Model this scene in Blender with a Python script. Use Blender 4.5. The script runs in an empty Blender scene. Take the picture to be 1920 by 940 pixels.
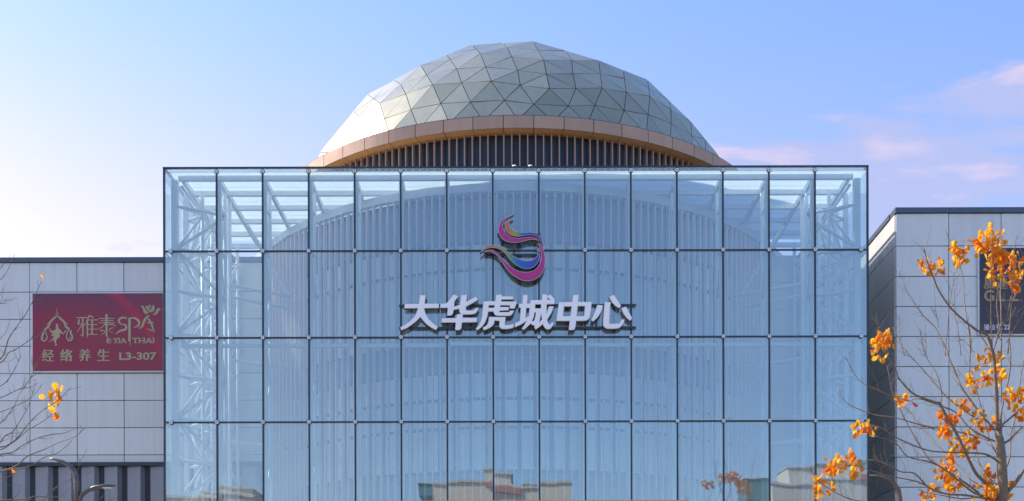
import bpy, bmesh, math, random
from mathutils import Vector, Matrix, Euler
R = math.radians
random.seed(11)
sc = bpy.context.scene
col = sc.collection

# ---------------------------------------------------------------- camera
ROLL = .0027
CX, CY, F, EYE = 969.5, 1260., 2000., 1.6          # the photo's principal column, horizon row, focal length in its pixels
cd = bpy.data.cameras.new('camera'); cam = bpy.data.objects.new('camera', cd); col.objects.link(cam)
cam.location = (0, 0, EYE); cam.rotation_euler = Euler((R(90), ROLL, 0), 'XYZ')
cd.sensor_width = 36; cd.lens = 36 * F / 1920
cd.shift_x = (960 - CX) / 1920; cd.shift_y = (CY - 470) / 1920
cd.clip_end = 3000
sc.camera = cam

def W(px, py, Y):
    """place in the world seen at that spot of the photo, at distance Y"""
    dx, dy = px - CX, CY - py
    return Vector(((dx - ROLL * dy) * Y / F, Y, EYE + (dy + ROLL * dx) * Y / F))

# ---------------------------------------------------------------- light
SUN_EL, SUN_AZ = R(43.5), R(67)                       # azimuth: from straight ahead (+Y) towards the left
SKY, SUN = .15, 4.2
sc.view_settings.view_transform = 'Standard'; sc.view_settings.look = 'None'
sc.view_settings.exposure = 0.98; sc.view_settings.gamma = 1; sc.view_settings.use_curve_mapping = False
sd = Vector((-math.sin(SUN_AZ) * math.cos(SUN_EL), math.cos(SUN_AZ) * math.cos(SUN_EL), math.sin(SUN_EL)))
sl = bpy.data.lights.new('sun', 'SUN'); sl.energy = SUN; sl.angle = R(.53); sl.color = (1, .93, .83)
so = bpy.data.objects.new('sun', sl); col.objects.link(so)
so.rotation_euler = sd.to_track_quat('Z', 'Y').to_euler(); so.location = sd * 200
wd = bpy.data.worlds.new('World'); sc.world = wd; wd.use_nodes = True
nt = wd.node_tree; nt.nodes.clear()
def N(t, kind, **kw):
    n = t.nodes.new(kind)
    for k, v in kw.items():
        if k in n.inputs: n.inputs[k].default_value = v
        else: setattr(n, k, v)
    return n
def L(t, a, b): t.links.new(a, b)
def M(t, op, a, b=None, c=None, clamp=False):
    n = t.nodes.new('ShaderNodeMath'); n.operation = op; n.use_clamp = clamp
    for i, v in enumerate((a, b, c)):
        if v is None: continue
        if isinstance(v, (int, float)): n.inputs[i].default_value = v
        else: t.links.new(v, n.inputs[i])
    return n.outputs[0]
def MIX(t, f, a, b, blend='MIX'):
    n = t.nodes.new('ShaderNodeMix'); n.data_type = 'RGBA'; n.blend_type = blend
    for i, v in ((0, f), (6, a), (7, b)):
        if isinstance(v, (int, float)): n.inputs[i].default_value = v
        elif isinstance(v, (tuple, list)): n.inputs[i].default_value = (*v[:3], 1)
        else: t.links.new(v, n.inputs[i])
    return n.outputs[2]
sky = N(nt, 'ShaderNodeTexSky', sky_type='NISHITA'); sky.sun_disc = False
sky.sun_elevation = SUN_EL; sky.sun_rotation = -SUN_AZ
sky.air_density = 1.0; sky.dust_density = .5; sky.ozone_density = 2.6
geo = N(nt, 'ShaderNodeTexCoord')
sep = N(nt, 'ShaderNodeSeparateXYZ'); L(nt, geo.outputs['Generated'], sep.inputs[0])
dz = M(nt, 'MAXIMUM', M(nt, 'ADD', sep.outputs[2], .06), .02)
cmb = N(nt, 'ShaderNodeCombineXYZ')
L(nt, M(nt, 'DIVIDE', sep.outputs[0], dz), cmb.inputs[0]); L(nt, M(nt, 'DIVIDE', sep.outputs[1], dz), cmb.inputs[1])
def cloud(off):
    mp = N(nt, 'ShaderNodeMapping'); L(nt, cmb.outputs[0], mp.inputs[0]); mp.inputs['Location'].default_value = off
    mp.inputs['Scale'].default_value = (.85, 1.5, 1)
    n = N(nt, 'ShaderNodeTexNoise', Scale=3.6, Detail=9., Roughness=.5, Distortion=.3); L(nt, mp.outputs[0], n.inputs['Vector'])
    return n.outputs[0]
OFF = (52.1, 7.7, 0)
c1 = cloud(OFF); c2 = cloud((OFF[0] + .05, OFF[1] - .09, 0))
# more cloud away from the sun's side of the sky
away = M(nt, 'ADD', M(nt, 'MULTIPLY_ADD', sep.outputs[0], .45, -.035), M(nt, 'MULTIPLY', M(nt, 'MINIMUM', sep.outputs[1], 0), .7))
dens = M(nt, 'ADD', c1, M(nt, 'MINIMUM', M(nt, 'MAXIMUM', away, -.9), .07))
hgt = M(nt, 'MULTIPLY', M(nt, 'MAXIMUM', M(nt, 'SUBTRACT', sep.outputs[2], .40), 0), 3.)
cov = N(nt, 'ShaderNodeMapRange', interpolation_type='SMOOTHSTEP'); L(nt, M(nt, 'SUBTRACT', dens, hgt), cov.inputs[0])
cov.inputs[1].default_value = .41; cov.inputs[2].default_value = .54
lit = N(nt, 'ShaderNodeMapRange'); L(nt, M(nt, 'SUBTRACT', c1, c2), lit.inputs[0]); lit.inputs[1].default_value = .04; lit.inputs[2].default_value = .19
ccol = MIX(nt, lit.outputs[0], (1.75, 1.93, 3.05), (2.9, 2.35, 3.0))
mild = MIX(nt, 1.0, sky.outputs[0], (.83, .875, 1.03), 'MULTIPLY')
bw = N(nt, 'ShaderNodeRGBToBW'); L(nt, mild, bw.inputs[0])
pale = MIX(nt, 1.0, bw.outputs[0], (1.22, 1.04, 1.08), 'MULTIPLY')   # haze near the horizon takes the colour out of the sky
vz = N(nt, 'ShaderNodeMapRange', interpolation_type='SMOOTHSTEP'); L(nt, sep.outputs[2], vz.inputs[0])
vz.inputs[1].default_value = .58; vz.inputs[2].default_value = .34
mild = MIX(nt, M(nt, 'MULTIPLY', vz.outputs[0], M(nt, 'MULTIPLY_ADD', M(nt, 'ADD', M(nt, 'MULTIPLY', sep.outputs[0], -math.sin(SUN_AZ)), M(nt, 'MULTIPLY', sep.outputs[1], math.cos(SUN_AZ))), .70, .24, clamp=True)), mild, pale)
out = MIX(nt, M(nt, 'MULTIPLY', cov.outputs[0], .8), mild, ccol)
bg = N(nt, 'ShaderNodeBackground', Strength=SKY); L(nt, out, bg.inputs[0])
wo = N(nt, 'ShaderNodeOutputWorld'); L(nt, bg.outputs[0], wo.inputs[0])
cy = sc.cycles
cy.max_bounces = 10; cy.transparent_max_bounces = 32; cy.glossy_bounces = 5; cy.diffuse_bounces = 4
cy.use_denoising = True; cy.caustics_reflective = False; cy.caustics_refractive = False; cy.sample_clamp_indirect = 8

# ---------------------------------------------------------------- materials
MATS = {}
def mat(name, base, rough=.5, metal=0., noise=0., nscale=3., bump=0., bscale=20., spec=.5, coat=0., var=0., trans=0.):
    m = bpy.data.materials.new(name); m.use_nodes = True; MATS[name] = m
    t = m.node_tree; b = t.nodes['Principled BSDF']
    b.inputs['Roughness'].default_value = rough; b.inputs['Metallic'].default_value = metal
    b.inputs['Specular IOR Level'].default_value = spec; b.inputs['Coat Weight'].default_value = coat
    b.inputs['Base Color'].default_value = (*base, 1)
    gp = N(t, 'ShaderNodeNewGeometry').outputs['Position']
    c = None
    if noise:
        n = N(t, 'ShaderNodeTexNoise', Scale=nscale, Detail=6.); L(t, gp, n.inputs['Vector'])
        c = MIX(t, n.outputs[0], tuple(x * (1 - noise) for x in base), tuple(min(1, x * (1 + noise)) for x in base))
        rr = N(t, 'ShaderNodeMapRange'); L(t, n.outputs[0], rr.inputs[0]); rr.inputs[3].default_value = rough * .8; rr.inputs[4].default_value = min(1, rough * 1.2)
        L(t, rr.outputs[0], b.inputs['Roughness'])
    if var:
        oi = N(t, 'ShaderNodeObjectInfo')
        v = M(t, 'MULTIPLY_ADD', oi.outputs['Random'], 2 * var, 1 - var)
        h = N(t, 'ShaderNodeHueSaturation'); L(t, v, h.inputs['Value'])
        if c is None: h.inputs['Color'].default_value = (*base, 1)
        else: L(t, c, h.inputs['Color'])
        c = h.outputs[0]
    if c is not None: L(t, c, b.inputs['Base Color'])
    if bump:
        n = N(t, 'ShaderNodeTexNoise', Scale=bscale, Detail=4.); L(t, gp, n.inputs['Vector'])
        bp = N(t, 'ShaderNodeBump', Strength=bump, Distance=.02); L(t, n.outputs[0], bp.inputs['Height']); L(t, bp.outputs[0], b.inputs['Normal'])
    if trans:
        o = t.nodes['Material Output']; tr = N(t, 'ShaderNodeBsdfTranslucent'); mx = N(t, 'ShaderNodeMixShader', Fac=trans)
        if c is not None: L(t, c, tr.inputs[0])
        else: tr.inputs[0].default_value = (*base, 1)
        L(t, b.outputs[0], mx.inputs[1]); L(t, tr.outputs[0], mx.inputs[2]); L(t, mx.outputs[0], o.inputs[0])
    return m
def glass(name, tint, refl, fres=.6, rough=0., wav=.03, dust=0.):
    m = bpy.data.materials.new(name); m.use_nodes = True; MATS[name] = m
    t = m.node_tree; t.nodes.clear(); o = N(t, 'ShaderNodeOutputMaterial')
    tr = N(t, 'ShaderNodeBsdfTransparent'); tr.inputs[0].default_value = (*tint, 1)
    gl = N(t, 'ShaderNodeBsdfGlossy', Roughness=rough); gl.inputs[0].default_value = (1, 1, .95, 1)
    fr = N(t, 'ShaderNodeFresnel', IOR=1.5)
    tc = N(t, 'ShaderNodeTexCoord')
    n = N(t, 'ShaderNodeTexNoise', Scale=.75, Detail=1.5, noise_dimensions='4D'); L(t, tc.outputs['Object'], n.inputs['Vector'])
    L(t, M(t, 'MULTIPLY', N(t, 'ShaderNodeObjectInfo').outputs['Random'], 50.), n.inputs['W'])   # every pane bows its own way
    bp = N(t, 'ShaderNodeBump', Strength=wav, Distance=.1); L(t, n.outputs[0], bp.inputs['Height']); L(t, bp.outputs[0], gl.inputs['Normal'])
    mx = N(t, 'ShaderNodeMixShader'); L(t, M(t, 'MULTIPLY_ADD', fr.outputs[0], fres, refl, clamp=True), mx.inputs[0])
    L(t, tr.outputs[0], mx.inputs[1]); L(t, gl.outputs[0], mx.inputs[2]); L(t, mx.outputs[0], o.inputs[0])
    if dust:                                           # film of dust, thicker in vague patches
        df = N(t, 'ShaderNodeBsdfDiffuse'); df.inputs[0].default_value = (.72, .74, .72, 1)
        dn_ = N(t, 'ShaderNodeTexNoise', Scale=.8, Detail=5.); L(t, N(t, 'ShaderNodeNewGeometry').outputs['Position'], dn_.inputs['Vector'])
        ds = N(t, 'ShaderNodeMixShader'); L(t, M(t, 'MULTIPLY', dn_.outputs[0], 2 * dust), ds.inputs[0])
        L(t, mx.outputs[0], ds.inputs[1]); L(t, df.outputs[0], ds.inputs[2]); L(t, ds.outputs[0], o.inputs[0])
    return m
G_FRONT = glass('tinted_facade_glass', (.895, .985, .98), .165, dust=.055)
G_ROOF = glass('roof_glass', (.93, .97, .98), .05, .35)
def fritted(name, share):
    m = glass(name, (.95, .97, .98), .03, .3); t = m.node_tree; o = t.nodes['Material Output']; src = o.inputs[0].links[0].from_socket
    tl = N(t, 'ShaderNodeBsdfTranslucent'); tl.inputs[0].default_value = (.86, .87, .86, 1); df = N(t, 'ShaderNodeBsdfDiffuse'); df.inputs[0].default_value = (.8, .81, .8, 1)
    a = N(t, 'ShaderNodeMixShader', Fac=.25); L(t, tl.outputs[0], a.inputs[1]); L(t, df.outputs[0], a.inputs[2])
    mx = N(t, 'ShaderNodeMixShader', Fac=share); L(t, src, mx.inputs[1]); L(t, a.outputs[0], mx.inputs[2]); L(t, mx.outputs[0], o.inputs[0]); return m
G_FRIT = fritted('fritted_roof_glass', .8)
STEEL = mat('white_painted_steel', (.82, .84, .86), .5, noise=.05, nscale=2.)
SEAL = mat('dark_joint_metal', (.026, .036, .050), .4, noise=.15)
SILVER = mat('brushed_clamp_steel', (.86, .86, .86), .4, .2)
CLAD = mat('grey_coated_panel', (.675, .66, .615), .36, .15, noise=.05, nscale=1.2, var=.045, bump=.015, bscale=.8)
BACK = mat('dark_backing', (.03, .034, .04), .7)
COPE = mat('slate_coping_metal', (.085, .11, .14), .4, .3, noise=.1)
PERF = mat('perforated_grey_sheet', (.26, .275, .30), .5, .2, noise=.06, nscale=40.)
COPPER = mat('bronze_fascia_metal', (.46, .285, .19), .42, .25, noise=.07, nscale=2.5, var=.05)
SOFFIT = mat('orange_copper_soffit', (.85, .43, .17), .5, .05, noise=.06, var=.04)
FINL = mat('sunlit_fin_metal', (.86, .72, .68), .5, .05, noise=.06)  # lower copper fins, sunlight through the roof put into a lighter colour
FIN = mat('copper_fin_metal', (.40, .265, .19), .5, .2, noise=.06)
NAVY = mat('navy_seam_wall', (.030, .042, .062), .42, .2, noise=.12, var=.2)
SPAND = mat('blue_grey_spandrel', (.13, .20, .29), .35, .05, noise=.08, nscale=.8)
PANE = mat('inner_window_glass', (.74, .82, .86), .10, 0., spec=1., coat=.6, var=.15)
PANE2 = mat('dark_mullion', (.05, .08, .12), .4)
DOME = mat('champagne_dome_panel', (.53, .475, .30), .29, .76, noise=.06, nscale=.8, var=.10, coat=.35)
DOME.node_tree.nodes['Principled BSDF'].inputs['Coat Roughness'].default_value = .3; DOME.node_tree.nodes['Principled BSDF'].inputs['Coat IOR'].default_value = 1.6
DOMEB = mat('dome_joint_dark', (.10, .085, .09), .6)
GUT = mat('pale_gutter_metal', (.62, .63, .64), .45, noise=.08)
def weather(m, dark=.89):
    """faint rain streaks and grime running down the panels"""
    t = m.node_tree; b = t.nodes['Principled BSDF']; src = b.inputs['Base Color'].links[0].from_socket
    mp = N(t, 'ShaderNodeMapping'); mp.inputs['Scale'].default_value = (5, 5, .22); L(t, N(t, 'ShaderNodeNewGeometry').outputs['Position'], mp.inputs[0])
    n = N(t, 'ShaderNodeTexNoise', Scale=1., Detail=5., Roughness=.6); L(t, mp.outputs[0], n.inputs['Vector'])
    mr = N(t, 'ShaderNodeMapRange'); L(t, n.outputs[0], mr.inputs[0]); mr.inputs[1].default_value = .45; mr.inputs[2].default_value = .8; mr.inputs[3].default_value = 1.; mr.inputs[4].default_value = dark
    L(t, MIX(t, 1., src, mr.outputs[0], 'MULTIPLY'), b.inputs['Base Color'])
for m_ in (CLAD, COPPER, PERF): weather(m_)
weather(DOME, .86)
def emat(name, base, **k): return mat(name, base, **k)
LETTER = mat('white_letter_face', (.93, .91, .90), .45)
BRONZE = mat('dark_bronze_return', (.13, .075, .045), .4, .5, noise=.2)
TRIM = mat('champagne_trim', (.72, .56, .48), .35, .5)
GOLD = mat('gold_print', (.42, .36, .21), .5, .2)
TAN = mat('tan_print', (.42, .26, .13), .5)
LAV = mat('pale_print', (.62, .64, .74), .5)
WHITEF = mat('white_sign_frame', (.66, .69, .73), .4)
BARK = mat('grey_brown_bark', (.185, .135, .095), .85, noise=.35, nscale=14., bump=.5, bscale=40.)
TWIGM = mat('twig_bark', (.17, .13, .10), .85, noise=.3, nscale=20.)
LEAFS = [mat('amber_leaf', (1., .46, .025), .5, noise=.2, nscale=8., var=.12, trans=.7),
         mat('orange_leaf', (1., .37, .02), .5, noise=.25, nscale=8., var=.12, trans=.7),
         mat('russet_leaf', (.9, .20, .015), .5, noise=.25, nscale=8., var=.15, trans=.6)]
LAMPM = mat('brown_grey_lamp_metal', (.14, .125, .115), .38, .4, noise=.15)
LED = mat('pale_lamp_lens', (.75, .75, .72), .3)
PALEW = mat('pale_render_wall', (.66, .63, .57), .85, noise=.08)
GREYW = mat('grey_render_wall', (.54, .55, .55), .85, noise=.08)
REDW = mat('red_painted_band', (.46, .21, .17), .8, noise=.1)
TEALW = mat('teal_sheet', (.10, .24, .30), .6, noise=.2)
DARKG = mat('dark_window_glass', (.05, .07, .09), .1)

# ---------------------------------------------------------------- object helpers
def link(o, parent=None):
    col.objects.link(o)
    if parent is not None:
        o.parent = parent
        o.matrix_parent_inverse = Matrix.Translation(-parent.location)   # meshes are laid out in world metres
    return o
def thing(name, label, cat, loc=(0, 0, 0), group=None):
    o = bpy.data.objects.new(name, None); col.objects.link(o); o.location = loc
    o['label'] = label; o['category'] = cat
    if group: o['group'] = group
    return o
def obj(name, me, parent=None, loc=None, rot=None, m=None):
    o = bpy.data.objects.new(name, me); link(o, parent)
    if loc is not None: o.location = loc
    if rot is not None: o.rotation_euler = rot
    return o
class MB:
    def __init__(s): s.v = []; s.f = []; s.mi = []
    def add(s, vs, fs, mi=0):
        n = len(s.v); s.v += [tuple(v) for v in vs]; s.f += [tuple(i + n for i in f) for f in fs]; s.mi += [mi] * len(fs); return s
    def box(s, c, d, ax=None, mi=0):
        """box at centre c, full sizes d, axes ax (three vectors)"""
        ax = ax or (Vector((1, 0, 0)), Vector((0, 1, 0)), Vector((0, 0, 1))); c = Vector(c)
        vs = [c + ax[0] * (d[0] / 2 * i) + ax[1] * (d[1] / 2 * j) + ax[2] * (d[2] / 2 * k) for i in (-1, 1) for j in (-1, 1) for k in (-1, 1)]
        return s.add(vs, [(0, 1, 3, 2), (4, 6, 7, 5), (0, 4, 5, 1), (2, 3, 7, 6), (0, 2, 6, 4), (1, 5, 7, 3)], mi)
    def bar(s, a, b, w, h, mi=0):
        a, b = Vector(a), Vector(b); d = b - a; z = d.normalized()
        x = z.cross(Vector((0, 0, 1))) if abs(z.z) < .95 else Vector((1, 0, 0)); x.normalize(); y = x.cross(z)
        return s.box((a + b) / 2, (w, h, d.length), (x, y, z), mi)
    def tube(s, pts, rad, n=8, mi=0, flat=1.):
        pts = [Vector(p) for p in pts]; rings = []
        if isinstance(rad, (int, float)): rad = [rad] * len(pts)
        ref = None
        for i, p in enumerate(pts):
            t = (pts[min(i + 1, len(pts) - 1)] - pts[max(i - 1, 0)]).normalized()
            if ref is None: ref = Vector((0, 1, 0)) if abs(t.y) < .9 else Vector((1, 0, 0))
            x = (ref - t * ref.dot(t)).normalized(); y = t.cross(x); ref = x
            rings.append([p + (x * math.cos(6.2832 * k / n) + y * math.sin(6.2832 * k / n) * flat) * rad[i] for k in range(n)])
        vs = [v for r in rings for v in r]; fs = []
        for i in range(len(pts) - 1):
            for k in range(n): fs.append((i * n + k, i * n + (k + 1) % n, (i + 1) * n + (k + 1) % n, (i + 1) * n + k))
        fs.append(tuple(reversed(range(n)))); fs.append(tuple((len(pts) - 1) * n + k for k in range(n)))
        return s.add(vs, fs, mi)
    def mesh(s, name, mats, smooth=False):
        me = bpy.data.meshes.new(name); me.from_pydata(s.v, [], s.f)
        for m in (mats if isinstance(mats, (list, tuple)) else [mats]): me.materials.append(m)
        if len(set(s.mi)) > 1: me.polygons.foreach_set('material_index', s.mi)
        if smooth: me.polygons.foreach_set('use_smooth', [True] * len(me.polygons))
        me.update(); return me
    def build(s, name, mats, parent=None, smooth=False): return obj(name, s.mesh(name, mats, smooth), parent)
def bevel(me, w, seg=1):
    b = bmesh.new(); b.from_mesh(me)
    bmesh.ops.bevel(b, geom=b.edges[:], offset=w, segments=seg, affect='EDGES', clamp_overlap=True)
    b.to_mesh(me); b.free(); return me
def to_mesh(o, name, m):
    dg = bpy.context.evaluated_depsgraph_get(); me = bpy.data.meshes.new_from_object(o.evaluated_get(dg)); me.name = name
    me.materials.clear(); me.materials.append(m); d = o.data; bpy.data.objects.remove(o); bpy.data.curves.remove(d); return me
def fill(polys, depth, m, offset=0., name='outline', smooth=False):
    """closed outlines (lists of (x, z)) filled even-odd and given depth along y; front face at y = -depth/2"""
    cu = bpy.data.curves.new(name, 'CURVE'); cu.dimensions = '2D'; cu.fill_mode = 'BOTH'; cu.extrude = depth / 2; cu.offset = offset
    for p in polys:
        s = cu.splines.new('POLY'); s.points.add(len(p) - 1); s.use_cyclic_u = True
        for q, (x, z) in zip(s.points, p): q.co = (x, z, 0, 1)
    o = bpy.data.objects.new(name, cu); col.objects.link(o); me = to_mesh(o, name, m)
    me.transform(Matrix.Rotation(R(90), 4, 'X')); return me
def smooth_poly(p, n=4):
    out = []; k = len(p)
    for i in range(k):
        a, b, c, d = (Vector((*p[(i + j) % k], 0)) for j in (-1, 0, 1, 2))
        u, w, x = (b - a), (c - b), (d - c)
        if w.length < 1e-6: continue
        sharp_b = u.length > 0 and u.angle(w, 0) > R(75); sharp_c = x.length > 0 and w.angle(x, 0) > R(75)
        m1 = w if sharp_b else (c - a) * .5; m2 = w if sharp_c else (d - b) * .5
        for t in [j / n for j in range(n)]:
            h = b * (2 * t**3 - 3 * t**2 + 1) + m1 * (t**3 - 2 * t**2 + t) + c * (-2 * t**3 + 3 * t**2) + m2 * (t**3 - t**2)
            out.append((h.x, h.y))
    return out

# ---------------------------------------------------------------- ground
gm = mat('pale_plaza_paving', (.24, .225, .205), .7, noise=.15, nscale=.6, bump=.1)
t = gm.node_tree; b = t.nodes['Principled BSDF']; src = b.inputs['Base Color'].links[0].from_socket
bk = N(t, 'ShaderNodeTexBrick', Scale=1.); bk.inputs['Color1'].default_value = (1, 1, 1, 1); bk.inputs['Color2'].default_value = (.82, .82, .82, 1); bk.inputs['Mortar'].default_value = (.4, .4, .4, 1)
L(t, N(t, 'ShaderNodeTexCoord').outputs['Object'], bk.inputs[0]); L(t, MIX(t, 1., src, bk.outputs[0], 'MULTIPLY'), b.inputs['Base Color'])
g = MB().add([(-900, -900, 0), (900, -900, 0), (900, 900, 0), (-900, 900, 0)], [(0, 1, 2, 3)]).build('ground', gm); g['kind'] = 'structure'

# ---------------------------------------------------------------- domed rotunda
AX, AY = .10, 46.8                                  # axis
RU, RF, RL = 10.06, 10.59, 11.58                      # upper wall, fascia, lower drum radius
Z_ROOF, Z_F0, Z_F1 = 17.78, 20.07, 20.49
rot = thing('domed_rotunda', 'round drum with copper fins and a bronze fascia carrying the faceted metal dome', 'rotunda', (AX, AY, 0))
def ringpt(r, a, z): return Vector((AX + r * math.sin(a), AY - r * math.cos(a), z))   # a = 0 faces the camera
def arc(r0, r1, z0, z1, a0, a1, n):
    """curved slab between two radii and two heights"""
    m = MB(); vs = []
    for i in range(n + 1):
        a = a0 + (a1 - a0) * i / n
        vs += [ringpt(r0, a, z0), ringpt(r1, a, z0), ringpt(r1, a, z1), ringpt(r0, a, z1)]
    fs = [(0, 1, 2, 3), (4 * n + 3, 4 * n + 2, 4 * n + 1, 4 * n)]
    for i in range(n):
        for k in range(4): fs.append((4 * i + k, 4 * i + 4 + k, 4 * i + 4 + (k + 1) % 4, 4 * i + (k + 1) % 4))
    return m.add(vs, fs)
# dome: corner points of the large facets, on one sphere
DZ, DR = 17.33, 10.36
corners = [(606,283),(1353,294),(646,285),(735,252),(848,230.5),(977,225),(1107,232.5),(1217,252),(1304,285),(643,242),(718,192.5),(817,158),(927,152),(1036,167),(1135,166),(1224.5,182),(1301,230),
           (695,176),(795,121.7),(907,100),(1025.5,112.7),(1129,114.5),(1220,151),(892,84),(1006,77.5)]
cc = Vector((AX, AY, DZ)); eye = Vector((0, 0, EYE)); dom = []
for px, py in corners:
    d = (W(px, py, 1) - Vector((0, 0, EYE))) ; d.normalize(); q = cc - eye
    tca = q.dot(d); d2 = q.length_squared - tca * tca
    h = math.sqrt(max(0, DR * DR - d2)); p = eye + d * (tca - h)
    dom.append(cc + (p - cc).normalized() * DR)
front = list(dom)
for p in front:
    r_ = Vector((2 * AX - p.x, 2 * AY - p.y, p.z))
    if all((r_ - k).length > 1.7 for k in dom): dom.append(r_)
for i in range(14):                                   # close the rim where the two halves meet
    r_ = ringpt(math.sqrt(DR**2 - 2.6**2), 6.2832 * i / 14, DZ + 2.6)
    if all((r_ - k).length > 2.2 for k in dom): dom.append(r_)
hb = bmesh.new()
for p in dom: hb.verts.new(p)
bmesh.ops.convex_hull(hb, input=hb.verts[:])
tris = [[v.co.copy() for v in f.verts] for f in hb.faces if f.normal.z > .12 or f.calc_center_median().z > 20.4]
hb.free()
dback = MB(); panels = []
for tr in tris:
    if (tr[1] - tr[0]).cross(tr[2] - tr[0]).dot(tr[0] + tr[1] + tr[2] - 3 * cc) < 0: tr = [tr[0], tr[2], tr[1]]
    n = (tr[1] - tr[0]).cross(tr[2] - tr[0]).normalized()
    dback.add([p - n * .045 for p in tr], [(0, 1, 2)])
    m01, m12, m20 = (tr[0] + tr[1]) / 2, (tr[1] + tr[2]) / 2, (tr[2] + tr[0]) / 2
    for sub in ((tr[0], m01, m20), (m01, tr[1], m12), (m20, m12, tr[2]), (m01, m12, m20)):
        if max(p.z for p in sub) > 19.9: panels.append((sub, n))
dome = dback.build('dome', DOMEB, rot); dome['label'] = 'shallow faceted dome of pale metal triangles'
panels.sort(key=lambda p: sum(v.y for v in p[0]))
rest = MB()                                            # panels round the back, past the 290 nearest
for i_, (sub, n) in enumerate(panels):
    c = sum(sub, Vector()) / 3
    q = [p - c for p in sub]
    inr = 2 * ((q[1] - q[0]).cross(q[2] - q[0]).length / 2) / sum((q[i] - q[i - 1]).length for i in range(3))
    k = 1 - .013 / max(inr, .05)
    tx, ty = random.gauss(0, .006), random.gauss(0, .006)
    e1 = (q[1] - q[0]).normalized(); e2 = n.cross(e1)
    top = [p * k + n * (p.dot(e1) * tx + p.dot(e2) * ty) for p in q]
    m = MB().add(top + [p * k - n * .04 for p in q], [(0, 1, 2), (0, 3, 4, 1), (1, 4, 5, 2), (2, 5, 3, 0)])
    if i_ >= 290: rest.add([Vector(v) + c for v in m.v], m.f); continue
    me = m.mesh('panel', DOME); o = obj('panel', me, dome, c)
o = rest.build('rear_cladding', DOME, dome); o['kind'] = 'stuff'
# fascia, soffit, upper wall, fins
NF = 64
fas = arc(RF - .30, RF - .05, Z_F0 + .03, Z_F1 - .03, -R(180), R(180), 128).build('fascia', BACK, rot)
rim = arc(RU - .35, RF - .02, Z_F1 + .004, Z_F1 + .035, -R(180), R(180), 128).build('rim_flashing', COPE, rot)
for i in range(-19, 20):
    a0, a1 = 6.2832 * (i - .5) / NF + .0011, 6.2832 * (i + .5) / NF - .0011
    arc(RF - .03, RF, Z_F0, Z_F1, a0, a1, 4).build('fascia_panel', COPPER, fas)
    arc(RU + .01, RF - .035, Z_F0 - .0, Z_F0 + .025, a0, a1, 4).build('soffit_panel', SOFFIT, fas)
uw = arc(RU - .25, RU - .03, 17.0, Z_F1, -R(180), R(180), 128).build('upper_wall', BACK, rot)
for i in range(-40, 41):
    a = 6.2832 * i / 160 * 1.0
    arc(RU - .026, RU - (0 if i % 2 else .008), 17.2, Z_F0 - .004, a - .0192, a + .0192, 2).build('wall_panel', NAVY, uw)
fm = MB().box((0, 0, 0), (.044, .13, Z_F0 - .03 - 17.2)).mesh('fin', FIN); bevel(fm, .006)
for i in range(-50, 51):
    a = 6.2832 * (i + .15) / 236; p = ringpt(RU + .15, a, (Z_F0 - .03 + 17.2) / 2); obj('fin', fm, rot, p, (0, 0, a))
# lower drum, seen through the glass
low = arc(RL - .70, RL - .42, 0, Z_ROOF - .3, -R(180), R(180), 128).build('drum_wall', SPAND, rot)
gut = MB()
NG = 46
arc_g = arc(RL - .20, RL - .02, Z_ROOF - .27, Z_ROOF, -R(180), R(180), NG).build('gutter', GUT, rot)
arc(RU - .2, RL - .24, Z_ROOF - .34, Z_ROOF - .28, -R(180), R(180), 96).build('ledge', BACK, rot)
fl = MB().box((0, 0, 0), (.036, .15, Z_ROOF - .18)).mesh('fin', FINL); bevel(fl, .006)
for i in range(-60, 61):
    a = 6.2832 * (i + .35) / 262
    if abs(a) < R(84): obj('fin', fl, rot, ringpt(RL - .13, a, (Z_ROOF - .18) / 2), (0, 0, a))
NW = 131
sm = MB().box((0, 0, 0), (.07, .05, .035)).mesh('spot_fitting', LETTER)
for z, n in ((11.97, 9), (17.32, 7)):
    for i in range(-n, n): 
        a = 6.2832 * (i + .35) / 262; obj('spot_fitting', sm, rot, ringpt(RL - .02, a, z), (0, 0, a))
for z0, z1 in ((12.65, 15.02), (15.10, 15.90), (8.36, 9.73), (9.82, 10.69), (10.78, 11.6)):
    for i in range(-28, 29):
        a = 6.2832 * (i + .5) / NW
        arc(RL - .415, RL - .40, z0, z1, a - .0215, a + .0215, 2).build('window_pane', PANE, low)
for z in (8.3, 9.775, 10.735, 11.66, 12.6, 15.06, 15.95):
    arc(RL - .415, RL - .33, z - .035, z + .035, -R(86), R(86), 60).build('transom', PANE2, low)
mm = MB().box((0, 0, 0), (.13, .10, 3.22)).mesh('mullion', PANE2)
for zc in (14.275, 9.98):
    for i in range(-28, 30):
        a = 6.2832 * i / NW; obj('mullion', mm, low, ringpt(RL - .385, a, zc), (0, 0, a))

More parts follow.
